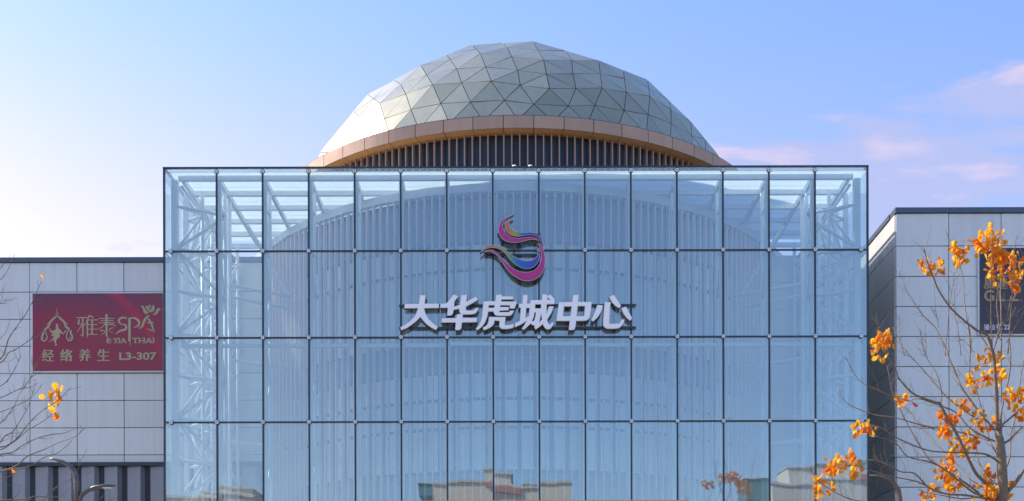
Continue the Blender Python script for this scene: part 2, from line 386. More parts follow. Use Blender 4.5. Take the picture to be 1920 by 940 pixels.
# ---------------------------------------------------------------- glass hall in front
Y0, XE = 35.0, 11.53
PW = 1.5099
XJ = [PW * (i - 6.5) for i in range(14)]
ZT = 18.14
ZR = [15.42, 12.58, 9.81, 7.0]
DEP = [35.25 + 1.12 * k for k in range(6)]; YB = 40.6
hall = thing('glass_hall', 'tall blue glass entrance hall on a white steel frame between the two grey wings', 'glass hall', (0, Y0, 0))
xs = [-XE] + XJ + [XE]; zs = [ZT] + ZR + [4.0]
pm = {}
def pane(name, cx, cy, cz, sx, sy, sz, mt, tilt=.0022):
    key = (name, round(sx, 3), round(sy, 3), round(sz, 3))
    if key not in pm: pm[key] = MB().box((0, 0, 0), (sx, sy, sz)).mesh(name, mt)
    r = [random.gauss(0, tilt) for _ in range(3)]
    if name == 'glass_pane': r[1] = 0
    return obj(name, pm[key], hall, (cx, cy, cz), r)
for i in range(15):
    for j in range(5):
        x0, x1, z1, z0 = xs[i], xs[i + 1], zs[j], zs[j + 1]
        pane('glass_pane', (x0 + x1) / 2, Y0 + .012, (z0 + z1) / 2, x1 - x0 - .03, .018, z1 - z0 - .03, G_FRONT)
for s in (-1, 1):                                    # side walls
    ys = [Y0 + .03] + [Y0 + 1.12 * k for k in range(1, 6)]
    for k in range(5):
        for j in range(5):
            pane('side_pane', s * XE, (ys[k] + ys[k + 1]) / 2, (zs[j] + zs[j + 1]) / 2, .018, ys[k + 1] - ys[k] - .02, zs[j] - zs[j + 1] - .03, G_ROOF)
for i in range(15):                                  # roof
    for k in range(5):
        cx, cyy = (xs[i] + xs[i + 1]) / 2, Y0 + 1.12 * (k + .5)
        if math.hypot(cx - AX, cyy - AY) > RU - .1: pane('roof_pane', cx, cyy, 18.035, xs[i + 1] - xs[i] - .02, 1.10, .012, G_FRIT, .0008)
# joints
jb = MB().box((0, 0, 0), (.056, .035, ZT - 4.0)).mesh('vertical_joint', SEAL)
for x in XJ: obj('vertical_joint', jb, hall, (x, Y0 - .008, (ZT + 4) / 2))
for s in (-1, 1): MB().box((s * (XE + .012), Y0 + .02, (ZT + 2) / 2), (.06, .08, ZT - 2)).build('corner_joint', SEAL, hall)
for z in ZR:
    for i in range(15): MB().box(((xs[i] + xs[i + 1]) / 2, Y0 - .006, z), (xs[i + 1] - xs[i] - .060, .03, .054)).build('horizontal_joint', SEAL, hall)
MB().box((0, Y0 + .01, ZT + .018), (2 * XE + .085, .09, .05)).build('top_edge', SEAL, hall)
for s in (-1, 1):
    MB().box((s * (XE + .005), Y0 + .06 + (YB - Y0) / 2, ZT + .018), (.06, YB - Y0, .062)).build('side_edge', SEAL, hall)
    for k in range(1, 6): MB().box((s * (XE + .004), Y0 + 1.12 * k, (ZT + 4) / 2 - .02), (.03, .022, ZT - 4 - .06)).build('side_joint', SEAL, hall)
    for z in ZR: MB().box((s * (XE + .006), (Y0 + YB) / 2 + .05, z), (.026, YB - Y0 - .1, .03)).build('side_joint', SEAL, hall)
# clamps: chamfered plate with a cross
cm = MB(); o8 = [(.062, .03), (.03, .062), (-.03, .062), (-.062, .03), (-.062, -.03), (-.03, -.062), (.03, -.062), (.062, -.03)]
cm.add([(x * 1.18, .02, z * 1.18) for x, z in o8] + [(x * 1.18, -.01, z * 1.18) for x, z in o8], [tuple(range(8, 16))[::-1]] + [(i, (i + 1) % 8, 8 + (i + 1) % 8, 8 + i) for i in range(8)], 1)
cm.add([(x * .93, -.01, z * .93) for x, z in o8] + [(x * .88, -.03, z * .88) for x, z in o8], [tuple(range(8, 16))[::-1]] + [(i, (i + 1) % 8, 8 + (i + 1) % 8, 8 + i) for i in range(8)], 0)
for a in (45, -45):
    d = Vector((math.cos(R(a)), 0, math.sin(R(a)))); cm.box((0, -.031 - (.001 if a > 0 else 0), 0), (.075, .006, .012), (d, Vector((0, 1, 0)), Vector((-d.z, 0, d.x))), 1)
cmesh = cm.mesh('clamp', [SILVER, SEAL])
for z in [18.03] + ZR[:3]:
    for x in XJ + ([] if z > 17 else [-11.32, 11.32]): obj('clamp', cmesh, hall, (x, Y0 - .03, z))
# steel frame
YC = Y0 + .28
def yc(x): return YC if abs(x) > 1.6 else Y0 + .13
def colm(x, y, w, d, z0=0, z1=17.86, name='column'): MB().box((x, y, (z0 + z1) / 2), (w, d, z1 - z0)).build(name, STEEL, hall)
def inside(x, y, pad=.1): return math.hypot(x - AX, y - AY) < RL + pad
for x in XJ: colm(x, yc(x), .15, .12)
for s in (-1, 1):
    colm(s * 11.27, YC, .20, .20)
    for k in range(1, 6): colm(s * 11.24, DEP[k], .15, .15)
HJ = 1.40
zl = [17.0 - HJ * k for k in range(8)]               # bracing levels
for i, x in enumerate(XJ):
    if inside(x, 36.15, .12): continue
    c = MB().tube([(x, 36.0, 3), (x, 36.0, 17.75)], .062, 10).build('chord', STEEL, hall, True)
    for j, z in enumerate(zl[:-1]):
        MB().tube([(x, YC + .06, z), (x, 35.94, z)], .035, 8).build('strut', STEEL, c, True)
        MB().tube([(x, YC + .06, z - .05), (x, 35.95, z - HJ + .05)] if j % 2 else [(x, YC + .06, z - HJ + .05), (x, 35.95, z - .05)], .035, 8).build('brace', STEEL, c, True)
for s in (-1, 1):
    for k in range(5):
        xi, yi = s * 10.52, DEP[k] + .56
        c = MB().tube([(xi, yi, 3), (xi, yi, 17.75)], .062, 10).build('chord', STEEL, hall, True)
        for j, z in enumerate(zl[:-1]):
            for yo in (DEP[k], DEP[k + 1]):
                MB().tube([(s * 11.17, yo, z), (xi, yi, z - .02)], .042, 8).build('strut', STEEL, c, True)
                lo, hi = (z - HJ + .04, z - .06)
                MB().tube([(s * 11.17, yo, hi), (xi, yi, lo)] if j % 2 else [(s * 11.17, yo, lo), (xi, yi, hi)], .045, 8).build('brace', STEEL, c, True)
    c = MB().tube([(s * 9.815, 36.55, 3), (s * 9.815, 36.55, 17.75)], .07, 10).build('chord', STEEL, hall, True)
    for j, z in enumerate(zl[:-1]):
        MB().tube([(s * 11.16, YC, z + .01), (s * 9.815, 35.98, z + .01)], .05, 8).build('strut', STEEL, c, True)
        lo, hi = (z - HJ + .04, z - .06)
        MB().tube([(s * 11.16, YC, hi), (s * 9.86, 35.98, lo)] if j % 2 else [(s * 11.16, YC, lo), (s * 9.86, 35.98, hi)], .05, 8).build('brace', STEEL, c, True)
    for z in (14.85, 14.45, 12.3, 9.5):
        x0 = 9.75; 
        MB().tube([(s * x0, 36.5, z), (s * (7.9 if z > 14.6 else 8.1), 37.6, z)], .06, 8).build('tie_tube', STEEL, hall, True)
    MB().tube([(s * 11.1, YC + .1, 17.75), (s * 9.815, 37.2, 16.0)], .05, 8).build('brace', STEEL, hall, True)
    MB().bar((s * 9.2, 36.6, 16.9), (s * 8.0, 37.6, 14.9), .09, .09).build('brace', STEEL, hall)
for i in range(13): MB().box(((XJ[i] + XJ[i + 1]) / 2, yc((XJ[i] + XJ[i + 1]) / 2), 12.40), (PW - .155, .10, .11)).build('ring_beam', STEEL, hall)
for s in (-1, 1): MB().box((s * (XJ[13] + 11.12) / 2, YC, 12.40), (11.12 - XJ[13] - .068, .10, .11)).build('ring_beam', STEEL, hall)
for k in range(6):                                   # purlins, cut by the drum
    y = DEP[k]; h = (RL - .7) ** 2 - (y - AY) ** 2
    if h <= 0: spans = [(-11.14, 11.14)]
    else: spans = [(-11.14, AX - math.sqrt(h)), (AX + math.sqrt(h), 11.14)]
    for a, b_ in spans: MB().box(((a + b_) / 2, y, 17.925), (b_ - a, .11, .165)).build('purlin', STEEL, hall)
for x in XJ + [-11.0, 11.0]:
    y1 = min(YB, AY - math.sqrt(max(0, (RL - .7) ** 2 - (x - AX) ** 2))) if abs(x - AX) < RL - .7 else YB
    if y1 > DEP[0] + .4: MB().box((x, (DEP[0] + .06 + y1) / 2, 17.90), (.105, y1 - DEP[0] - .06, .19)).build('roof_beam', STEEL, hall)
MB().box((0, 37.85, 6.5), (22.7, 5.4, .2)).build('bounce_slab', LETTER, hall)  # unseen white slab, added to bounce light up into the hall
MB().box((0, 35.35, 2.0), (22.6, .3, 4.0)).build('plinth', BACK, hall)
for i in range(3):                                   # wall closing the right end of the hall behind the frame
    for j in range(14):
        z1 = 17.43 - 1.035 * j
        if z1 < 5: break
        m = MB().box((0, 0, 0), (1.775, .05, 1.013)).mesh('back_panel', CLAD); obj('back_panel', m, hall, (7.7 + 1.8 * i + .9, YB + .02, z1 - .52), (random.gauss(0, .003), 0, random.gauss(0, .003)))
MB().box((10.4, YB + .35, 8.7), (5.4, .5, 17.4)).build('back_wall', BACK, hall)
# canopy over the doors
can = thing('entrance_canopy', 'copper coloured canopy edge just showing under the middle of the glass hall', 'canopy', (0, 34, 0))
p0, p1 = W(646, 937.5, 34.3), W(1291, 937.5, 34.3)
MB().box(((p0.x + p1.x) / 2, 34.62, p0.z - .3), (p1.x - p0.x, .62, .6)).build('fascia_board', SOFFIT, can)
MB().box(((p0.x + p1.x) / 2, 34.62, p0.z - .63), (p1.x - p0.x - .3, .55, .05)).build('soffit', BACK, can)
for s in (p0.x + .4, p1.x - .4): MB().box((s, 34.55, (p0.z - .66) / 2), (.3, .3, p0.z - .66)).build('post', COPPER, can)
# small domed fittings on the roof edge
for (px, lab) in ((970, 'small silver domed fitting on the roof edge, left of the middle pair'), (1000, 'small silver domed fitting on the roof edge, right of the middle pair'), (691, 'small silver domed fitting on the roof edge near the left end of the fins')):
    c = W(px, 310.5, 35.45); t_ = thing('domed_fitting', lab, 'light fitting', (c.x, c.y, 18.05), 'domed fittings along the roof edge')
    r_ = .085 if px > 900 else .06
    m = MB(); rings = [(r_ * math.cos(R(a)), c.z - .06 + r_ * math.sin(R(a)) * .95) for a in (0, 20, 40, 60, 80)]
    m.add([(c.x + rr * math.cos(6.2832 * k / 14), c.y + rr * math.sin(6.2832 * k / 14), z) for rr, z in rings for k in range(14)],
          [(i * 14 + k, i * 14 + (k + 1) % 14, i * 14 + 14 + (k + 1) % 14, i * 14 + 14 + k) for i in range(4) for k in range(14)] + [tuple(56 + k for k in range(14))])
    m.build('shade', SILVER, t_, True)
    MB().tube([(c.x, c.y, 18.05), (c.x, c.y, c.z - .05)], .02, 8).build('stem', SEAL, t_)

# ---------------------------------------------------------------- wings
def wing(name, label, Y, px_cols, py_rows, loc, side=None, coping_px=None):
    w = thing(name, label, 'wing', loc)
    X = [W(p, 700, Y).x for p in px_cols]; xm = W((px_cols[0] + px_cols[-1]) / 2, 0, Y)
    ref = px_cols[1] if Y > 38 else px_cols[0]
    Z = [W(ref, p, Y).z for p in py_rows]
    return w, X, Z
YL, YR = 40.6, 36.6
g_ = .022
lw, LX, LZ = wing('left_wing', 'grey panelled wing left of the glass hall with a red sign and folded metal below', YL, [-205.5, -117, -28.5, 59.5, 148, 236, 324.5, 413, 501, 560], [488, 543, 594, 644.5, 695.5, 746.5, 797.5, 848.5, 863], (-18, YL, 0))
MB().box(((LX[0] + LX[-1]) / 2, YL + 3, (LZ[0] + .1) / 2), (LX[-1] - LX[0], 5.9, LZ[0] + .1)).build('wall', BACK, lw)
def clad(parent, x0, x1, z0, z1, Y, name='cladding_panel'):
    m = MB().box((0, 0, 0), (x1 - x0 - g_, .05, z1 - z0 - g_)).mesh(name, CLAD); bevel(m, .006)
    return obj(name, m, parent, ((x0 + x1) / 2, Y + .0, (z0 + z1) / 2), (random.gauss(0, .0035), 0, random.gauss(0, .0035)))
for i in range(len(LX) - 1):
    for j in range(len(LZ) - 1): clad(lw, LX[i], LX[i + 1], LZ[j + 1], LZ[j], YL)
for i in range(len(LX) - 1):
    MB().box(((LX[i] + LX[i + 1]) / 2, YL + .18, LZ[0] + .09), (LX[i + 1] - LX[i] - .006, .56, .175)).build('coping', COPE, lw)
for px in (185, 235, 299):
    q_ = W(px, 478, YL + .2); MB().tube([(q_.x, q_.y, LZ[0] + .17), (q_.x, q_.y, LZ[0] + .17 + .11)], .012, 6).build('lightning_rod', SEAL, lw)
zb = LZ[-1]; MB().box(((LX[0] + LX[-1]) / 2, YL - .06, zb - .075), (LX[-1] - LX[0], .22, .14)).build('lintel', SEAL, lw)
x = LX[0]; k = 0
PT = 156 / 3.615 * YL / F
off = W((90) / 3.615, 880, YL).x; x = off - 8 * PT
while x < LX[-1] - .4:
    z0, z1 = 0., zb - .15
    a, b_, c = (x, YL + .02), (x + PT * .61, YL - .10), (x + PT, YL + .32)
    m = MB()
    for (p, q) in ((a, b_), (b_, c)):
        d = Vector((q[0] - p[0], q[1] - p[1], 0)); n = Vector((-d.y, d.x, 0)).normalized() * .012
        v = [Vector((*p, z0)), Vector((*q, z0)), Vector((*q, z1)), Vector((*p, z1))]
        m.add([u for u in v] + [u + n for u in v], [(0, 1, 2, 3), (7, 6, 5, 4), (0, 4, 5, 1), (2, 6, 7, 3), (1, 5, 6, 2), (0, 3, 7, 4)])
    m.build('folded_panel', PERF, lw)
    x += PT
rw, RX, RZ = wing('right_wing', 'grey panelled wing right of the glass hall, with a dark sign and sunlit upper corner', YR, [1683, 1782, 1880.5, 1979, 2077.5, 2176], [405, 466, 523, 579.3, 635.5, 691.8, 748.3, 805, 861.5, 918, 974.5, 1031], (20, YR, 0))
dpt = 1.8
MB().box(((RX[0] + RX[-1]) / 2 + .04, YR + 5.04, (RZ[0] + .1) / 2), (RX[-1] - RX[0] - .08, 9.9, RZ[0] + .1)).build('wall', BACK, rw)
for i in range(len(RX) - 1):
    for j in range(len(RZ) - 1): clad(rw, RX[i], RX[i + 1], RZ[j + 1], RZ[j], YR)
    MB().box(((RX[i] + RX[i + 1]) / 2 - (.02 if i == 0 else 0), YR + .18, RZ[0] + .09), (RX[i + 1] - RX[i] - .006 + (.04 if i == 0 else 0), .56, .175)).build('coping', COPE, rw)
for k in range(5):
    ya = YR + .03 + dpt * k
    for j in range(len(RZ) - 1):
        m = MB().box((0, 0, 0), (.05, dpt - g_, RZ[j] - RZ[j + 1] - g_)).mesh('cladding_panel', CLAD); bevel(m, .006)
        obj('cladding_panel', m, rw, (RX[0] + .0, ya + dpt / 2, (RZ[j] + RZ[j + 1]) / 2), (0, random.gauss(0, .003), random.gauss(0, .003)))
    if k: MB().box((RX[0] + .2, ya + dpt / 2, RZ[0] + .09), (.52, dpt - .006, .175)).build('coping', COPE, rw)
    else: MB().box((RX[0] + .2, ya + dpt / 2 + .22, RZ[0] + .09), (.52, dpt - .45, .175)).build('coping', COPE, rw)
MB().box(((RX[0] + RX[-1]) / 2, YR, RZ[-1] / 2), (RX[-1] - RX[0], .1, RZ[-1] - .05)).build('base_wall', PERF, rw)

# ---------------------------------------------------------------- print and letters
def local(Zsc, o, pts, Y, c):
    """outline points of the photo (zoom factor, origin) -> metres around c at distance Y"""
    r_ = []
    for x, y in pts:
        p = W(o[0] + x / Zsc, o[1] + y / Zsc, Y); r_.append((p.x - c.x, p.z - c.z))
    return r_
def text_mesh(body, x0, x1, y0, y1, Y, m, bold=0., name='lettering', depth=.006, fat=0.):
    cu = bpy.data.curves.new('text', 'FONT'); cu.body = body; cu.size = 1; cu.offset = bold; cu.extrude = .02
    o = bpy.data.objects.new('text', cu); col.objects.link(o); me = to_mesh(o, name, m)
    if not me.vertices: return me
    vx = [v.co.x for v in me.vertices]; vy = [v.co.y for v in me.vertices]
    a, b_ = W(x0, y1, Y), W(x1, y0, Y)
    for v in me.vertices:
        u = (v.co.x - min(vx)) / max(1e-6, max(vx) - min(vx)); w = (v.co.y - min(vy)) / max(1e-6, max(vy) - min(vy))
        v.co = (a.x + (b_.x - a.x) * u, Y - (depth if v.co.z > 0 else 0), a.z + (b_.z - a.z) * w)
    if fat:                                            # heavier weight: the same glyph again a hair to each side
        b = bmesh.new(); b.from_mesh(me); n = len(b.verts)
        for k, d in ((1, -fat), (2, fat)):
            t2 = me.copy(); t2.transform(Matrix.Translation(((b_.x - a.x) * d, -.0011 * k, 0))); b.from_mesh(t2); bpy.data.meshes.remove(t2)
        b.to_mesh(me); b.free()
    return me
LIFT = [0]
def stroke(mb, pts, ws, Y):
    """flat brush stroke through world points with changing width, lying just off the sign"""
    LIFT[0] += 1; y = Y - .004 - .0002 * (LIFT[0] % 70)
    P = [Vector((p[0], 0, p[1])) for p in pts]; vs = []
    if not isinstance(ws, (list, tuple)): ws = [ws] * len(P)
    if len(ws) < len(P): ws = [ws[0] + (ws[-1] - ws[0]) * i / (len(P) - 1) for i in range(len(P))]
    for i, p in enumerate(P):
        d = (P[min(i + 1, len(P) - 1)] - P[max(i - 1, 0)]).normalized(); n = Vector((-d.z, 0, d.x))
        for s in (1, -1): q = p + n * ws[i] / 2 * s; vs.append((q.x, y, q.z))
    mb.add(vs, [(2 * i, 2 * i + 1, 2 * i + 3, 2 * i + 2) for i in range(len(P) - 1)])
def spl(pts, n=5):
    if len(pts) < 3: return pts
    out = []; P = [Vector((*p, 0)) for p in pts]
    for i in range(len(P) - 1):
        a, b, c, d = P[max(i - 1, 0)], P[i], P[i + 1], P[min(i + 2, len(P) - 1)]
        for k in range(n):
            t = k / n
            h = .5 * ((2 * b) + (c - a) * t + (2 * a - 5 * b + 4 * c - d) * t * t + (3 * b - a - 3 * c + d) * t**3); out.append((h.x, h.y))
    return out + [pts[-1]]

# --- main lettering on two rails
YS = 34.76
sgn = thing('lettering_sign', 'row of six big white Chinese characters on dark rails across the middle of the glass', 'sign', (0, YS, 12.8))
DEPTH = .12
chars = [
 ((750, 545), [[(478,88),(622,88),(592,275),(905,280),(905,385),(580,388),(612,500),(680,620),(780,715),(882,795),(838,872),(730,815),(620,735),(550,655),(490,585),(410,665),(310,745),(200,820),(65,872),(42,800),(160,735),(270,655),(360,560),(410,460),(432,388),(130,388),(150,280),(455,280)]]),
 ((750, 545), [[(1225,75),(1345,120),(1250,235),(1240,345),(1360,305),(1390,88),(1530,88),(1515,235),(1715,125),(1775,205),(1600,305),(1500,355),(1500,415),(1520,432),(1650,432),(1690,405),(1705,375),(1785,375),(1765,430),(1720,495),(1670,522),(1600,530),(1430,530),(1430,592),(1745,592),(1740,700),(1410,705),(1400,820),(1375,860),(1345,872),(1252,872),(1265,705),(945,705),(962,600),(1280,598),(1290,515),(1375,512),(1355,480),(1345,440),(1345,405),(1230,425),(1222,480),(1200,530),(1160,552),(1075,552),(1092,380),(928,385),(928,285),(1060,275),(1110,225),(1165,155)]]),
 ((890, 545), [[(515,85),(655,88),(650,125),(905,128),(900,205),(640,205),(635,238),(978,240),(970,290),(950,350),(925,400),(905,408),(806,404),(815,332),(612,332),(608,360),(800,360),(795,442),(600,452),(590,474),(800,472),(830,440),(915,440),(895,490),(870,530),(830,560),(770,568),(540,562),(490,545),(465,510),(455,468),(345,470),(335,540),(310,620),(280,700),(215,790),(160,840),(95,885),(60,835),(130,755),(175,660),(200,550),(215,400),(225,320),(240,232),(495,230)],
               [(362,330),(475,330),(468,375),(352,375)],
               [(355,575),(728,582),(722,650),(715,750),(730,760),(800,755),(902,730),(902,820),(830,845),(740,858),(640,852),(595,825),(580,790),(585,675),(485,668),(470,740),(430,790),(370,830),(300,860),(240,880),(212,820),(280,780),(325,735),(350,660)]]),
 ((890, 545), [[(1105,95),(1220,95),(1205,285),(1260,288),(1275,210),(1520,210),(1525,85),(1640,85),(1642,118),(1725,90),(1805,195),(1815,215),(1805,312),(1635,316),(1630,480),(1680,350),(1795,352),(1740,500),(1650,640),(1655,700),(1680,745),(1700,755),(1730,705),(1800,700),(1770,780),(1720,845),(1660,872),(1600,850),(1560,800),(1540,755),(1460,820),(1380,872),(1345,800),(1365,785),(1310,770),(1275,740),(1210,800),(1120,880),(1075,840),(1130,765),(1175,690),(1050,765),(922,820),(922,722),(1030,670),(1040,560),(1055,390),(1005,385),(1015,290),(1085,290)],
               [(1185,395),(1250,395),(1225,570),(1170,595)], [(1385,315),(1500,315),(1500,395),(1378,395)], [(1365,495),(1388,495),(1370,600),(1345,675),(1310,670),(1350,590)], [(1505,545),(1520,640),(1475,690)], [(1652,165),(1700,208),(1652,200)]]),
 ((1040, 545), [[(445,100),(585,100),(565,255),(865,258),(850,430),(825,590),(800,640),(750,675),(690,685),(520,685),(500,820),(480,870),(440,885),(345,885),(368,685),(75,685),(105,450),(130,260),(425,258)], [(255,365),(412,365),(385,570),(230,570)], [(555,360),(705,360),(685,570),(528,570)]]),
 ((1040, 545), [[(980,325),(1118,335),(1080,460),(1020,570),(950,650),(885,705),(838,665),(890,560),(940,440)], [(1140,265),(1282,262),(1265,450),(1250,740),(1450,742),(1490,700),(1510,650),(1592,645),(1560,740),(1510,810),(1440,855),(1350,862),(1200,862),(1140,835),(1100,780),(1105,640),(1125,430)], [(1235,160),(1350,100),(1430,220),(1513,355),(1463,413),(1380,360),(1310,290)], [(1500,405),(1615,365),(1690,500),(1755,630),(1700,690),(1620,620),(1550,520)]]),
]
for o_, polys in chars:
    c = W(o_[0] + polys[0][0][0] / 11.75, o_[1] + 40, YS)
    pl = [local(11.75, o_, p, YS, c) for p in polys]
    body = obj('character', fill(pl, DEPTH, BRONZE), sgn, (c.x, YS + DEPTH / 2, c.z))
    obj('letter_edge', fill(pl, .012, TRIM, -.004), body, (c.x, YS - .006, c.z))
    obj('letter_face', fill(pl, .016, LETTER, -.016), body, (c.x, YS - .011, c.z))
a, b_ = W(752, 573, 34.92), W(1196, 573, 34.92)
for py in (573, 615):
    zz = W(972, py, 34.92).z
    MB().box(((a.x + b_.x) / 2, 34.92, zz), (b_.x - a.x, .05, .065)).build('rail', SEAL, sgn)
for px in (755, 842, 928, 1015, 1122, 1187):
    q0, q1 = W(px, 573, 34.92), W(px, 615, 34.92)
    MB().box((q0.x, 34.925, (q0.z + q1.z) / 2), (.05, .04, q0.z - q1.z - .075)).build('upright', SEAL, sgn)
    for q in (q0, q1): MB().box((q.x, 34.97, q.z - .045), (.05, .05, .05)).build('bracket', SEAL, sgn)

# --- swirling emblem
emb = thing('swirl_emblem', 'swirling ribbon emblem in magenta with rainbow stripes above the white characters', 'emblem', (0, YS, 16))
def grad(name, stops, x0, x1):
    m = bpy.data.materials.new(name); m.use_nodes = True; t = m.node_tree; b = t.nodes['Principled BSDF']; b.inputs['Roughness'].default_value = .4
    tc = N(t, 'ShaderNodeTexCoord'); s = N(t, 'ShaderNodeSeparateXYZ'); L(t, tc.outputs['Object'], s.inputs[0])
    mr = N(t, 'ShaderNodeMapRange'); L(t, s.outputs[0], mr.inputs[0]); mr.inputs[1].default_value = x0; mr.inputs[2].default_value = x1
    cr = N(t, 'ShaderNodeValToRGB'); e = cr.color_ramp.elements
    while len(e) < len(stops): e.new(.5)
    for el, (p, c) in zip(e, stops): el.position = p; el.color = (*c, 1)
    L(t, mr.outputs[0], cr.inputs[0]); L(t, cr.outputs[0], b.inputs['Base Color']); return m
ST = [(0, (.46, .12, .10)), (.20, (.50, .19, .09)), (.36, (.42, .30, .06)), (.48, (.16, .30, .10)), (.62, (.02, .16, .42)), (.82, (.03, .09, .42)), (1, (.10, .06, .30))]
MAG = mat('magenta_face', (.46, .03, .20), .4)
swirl = [
 ('ribbon', MAG, [(490,60),(430,75),(370,105),(325,150),(298,210),(295,260),(310,310),(345,360),(400,395),(470,410),(550,408),(620,392),(690,375),(750,375),(800,390),(826,412),(800,380),(760,352),(700,338),(640,342),(570,352),(500,350),(440,330),(390,290),(362,245),(352,200),(365,150),(400,110),(450,82)]),
 ('ribbon', 1, [(437,112),(400,140),(380,185),(385,240),(410,285),(450,315),(510,332),(570,332),(630,320),(690,315),(740,322),(790,348),(825,390),(850,445),(858,420),(845,370),(815,325),(770,295),(710,280),(640,282),(570,280),(520,268),(470,240),(438,200),(430,160)]),
 ('ribbon', 2, [(58,542),(100,490),(150,455),(210,438),(270,445),(330,465),(390,505),(450,555),(520,600),(600,632),(670,640),(730,622),(780,580),(810,530),(812,590),(795,650),(755,705),(700,735),(640,742),(580,725),(510,690),(440,625),(390,560),(340,510),(280,482),(210,475),(150,485),(90,520)]),
 ('ribbon', MAG, [(108,526),(150,505),(200,500),(250,520),(300,560),(350,615),(400,665),(460,720),(520,755),(590,778),(660,782),(730,765),(780,725),(815,670),(832,600),(830,530),(812,470),(795,412),(830,440),(860,500),(880,570),(882,650),(870,730),(840,800),(790,850),(730,882),(660,895),(590,885),(520,850),(450,800),(390,730),(340,650),(290,585),(240,545),(190,525)])]
for nm, mm_, pts in swirl:
    c = W(965, 465, YS); q = smooth_poly(local(6.714, (895, 395), pts, YS, c), 4)
    if not isinstance(mm_, bpy.types.Material): mm_ = grad('rainbow_face', ST, *((-.30, .72) if mm_ == 1 else (-1.05, .92)))
    body = obj(nm, fill([q], DEPTH, SEAL), emb, (c.x, YS + DEPTH / 2 - .03, c.z))
    obj('trim', fill([q], .012, TRIM, .0), body, (c.x, YS - .036, c.z))
    obj('face', fill([q], .016, mm_, -.012), body, (c.x, YS - .040, c.z))
for (x0, y0, x1, y1) in ((937, 440, 1018, 440), (916, 478, 1012, 478)):
    q0, q1 = W(x0, y0, 34.92), W(x1, y1, 34.92); MB().bar(q0, q1, .05, .05).build('rail', SEAL, emb)
for px, py in ((945, 455), (968, 470), (1016, 443), (968, 520), (1012, 500)):
    q = W(px, py, 34.92); MB().box((q.x, 34.92, q.z), (.06, .13, .06)).build('bracket', SEAL, emb)

# --- red sign on the left wing
YA = YL - .14
rs = thing('red_sign', 'wine red sign with gold arch emblem and gold lettering on the left wing', 'sign', (-16.5, YA, 14))
p0, p1 = W(64.5, 691, YA), W(309, 546.5, YA)
rm = bpy.data.materials.new('wine_red_print'); rm.use_nodes = True; t = rm.node_tree; b = t.nodes['Principled BSDF']; b.inputs['Roughness'].default_value = .4
tc = N(t, 'ShaderNodeTexCoord'); s = N(t, 'ShaderNodeSeparateXYZ'); L(t, tc.outputs['Generated'], s.inputs[0]); u, v = s.outputs[0], s.outputs[2]
nz = N(t, 'ShaderNodeTexNoise', Scale=2.2, Detail=3.); mp = N(t, 'ShaderNodeMapping'); mp.inputs['Scale'].default_value = (1, 1, 2.5); L(t, tc.outputs['Generated'], mp.inputs[0]); L(t, mp.outputs[0], nz.inputs['Vector'])
def band(x, c, w): return M(t, 'SUBTRACT', 1., M(t, 'DIVIDE', M(t, 'ABSOLUTE', M(t, 'SUBTRACT', x, c)), w), clamp=True)
dk = N(t, 'ShaderNodeMapRange', interpolation_type='SMOOTHSTEP'); L(t, M(t, 'ADD', v, M(t, 'MULTIPLY', M(t, 'SUBTRACT', nz.outputs[0], .5), .3)), dk.inputs[0]); dk.inputs[1].default_value = .62; dk.inputs[2].default_value = 1.0
base = MIX(t, M(t, 'MULTIPLY', dk.outputs[0], .8), (.29, .016, .042), (.115, .032, .07))
base = MIX(t, M(t, 'MULTIPLY', u, .4), base, (.29, .055, .085))
cv = M(t, 'ADD', M(t, 'MULTIPLY', M(t, 'POWER', u, 3.), -1.1), 1.27)        # the silk fold sweeping down to the right
sw = band(v, cv, .12); sw = M(t, 'MULTIPLY', sw, M(t, 'GREATER_THAN', u, .3))
base = MIX(t, M(t, 'MULTIPLY', sw, .8), base, (.50, .02, .06)); L(t, base, b.inputs['Base Color'])
MB().box(((p0.x + p1.x) / 2, YA + .055, (p0.z + p1.z) / 2), (p1.x - p0.x + .10, .09, p1.z - p0.z + .10)).build('frame', WHITEF, rs)
MB().box(((p0.x + p1.x) / 2, YA + .004, (p0.z + p1.z) / 2), (p1.x - p0.x, .016, p1.z - p0.z)).build('board', rm, rs)
YP = YA - .004
for ch, x0, x1 in (('经', 100, 272), ('络', 372, 550), ('养', 655, 826), ('生', 930, 1105)):
    obj('lettering', text_mesh(ch, 70 + x0 / 8, 70 + x1 / 8, 640 + 86 / 8, 640 + 264 / 8, YP, GOLD, 0, fat=.035), rs)
obj('lettering', text_mesh('L3-307', 70 + 1255 / 8, 70 + 1815 / 8, 640 + 138 / 8, 640 + 252 / 8, YP, GOLD, .028), rs)
zo, zs_ = (140, 565), 11.294; k_ = YA / F / zs_
m = MB()
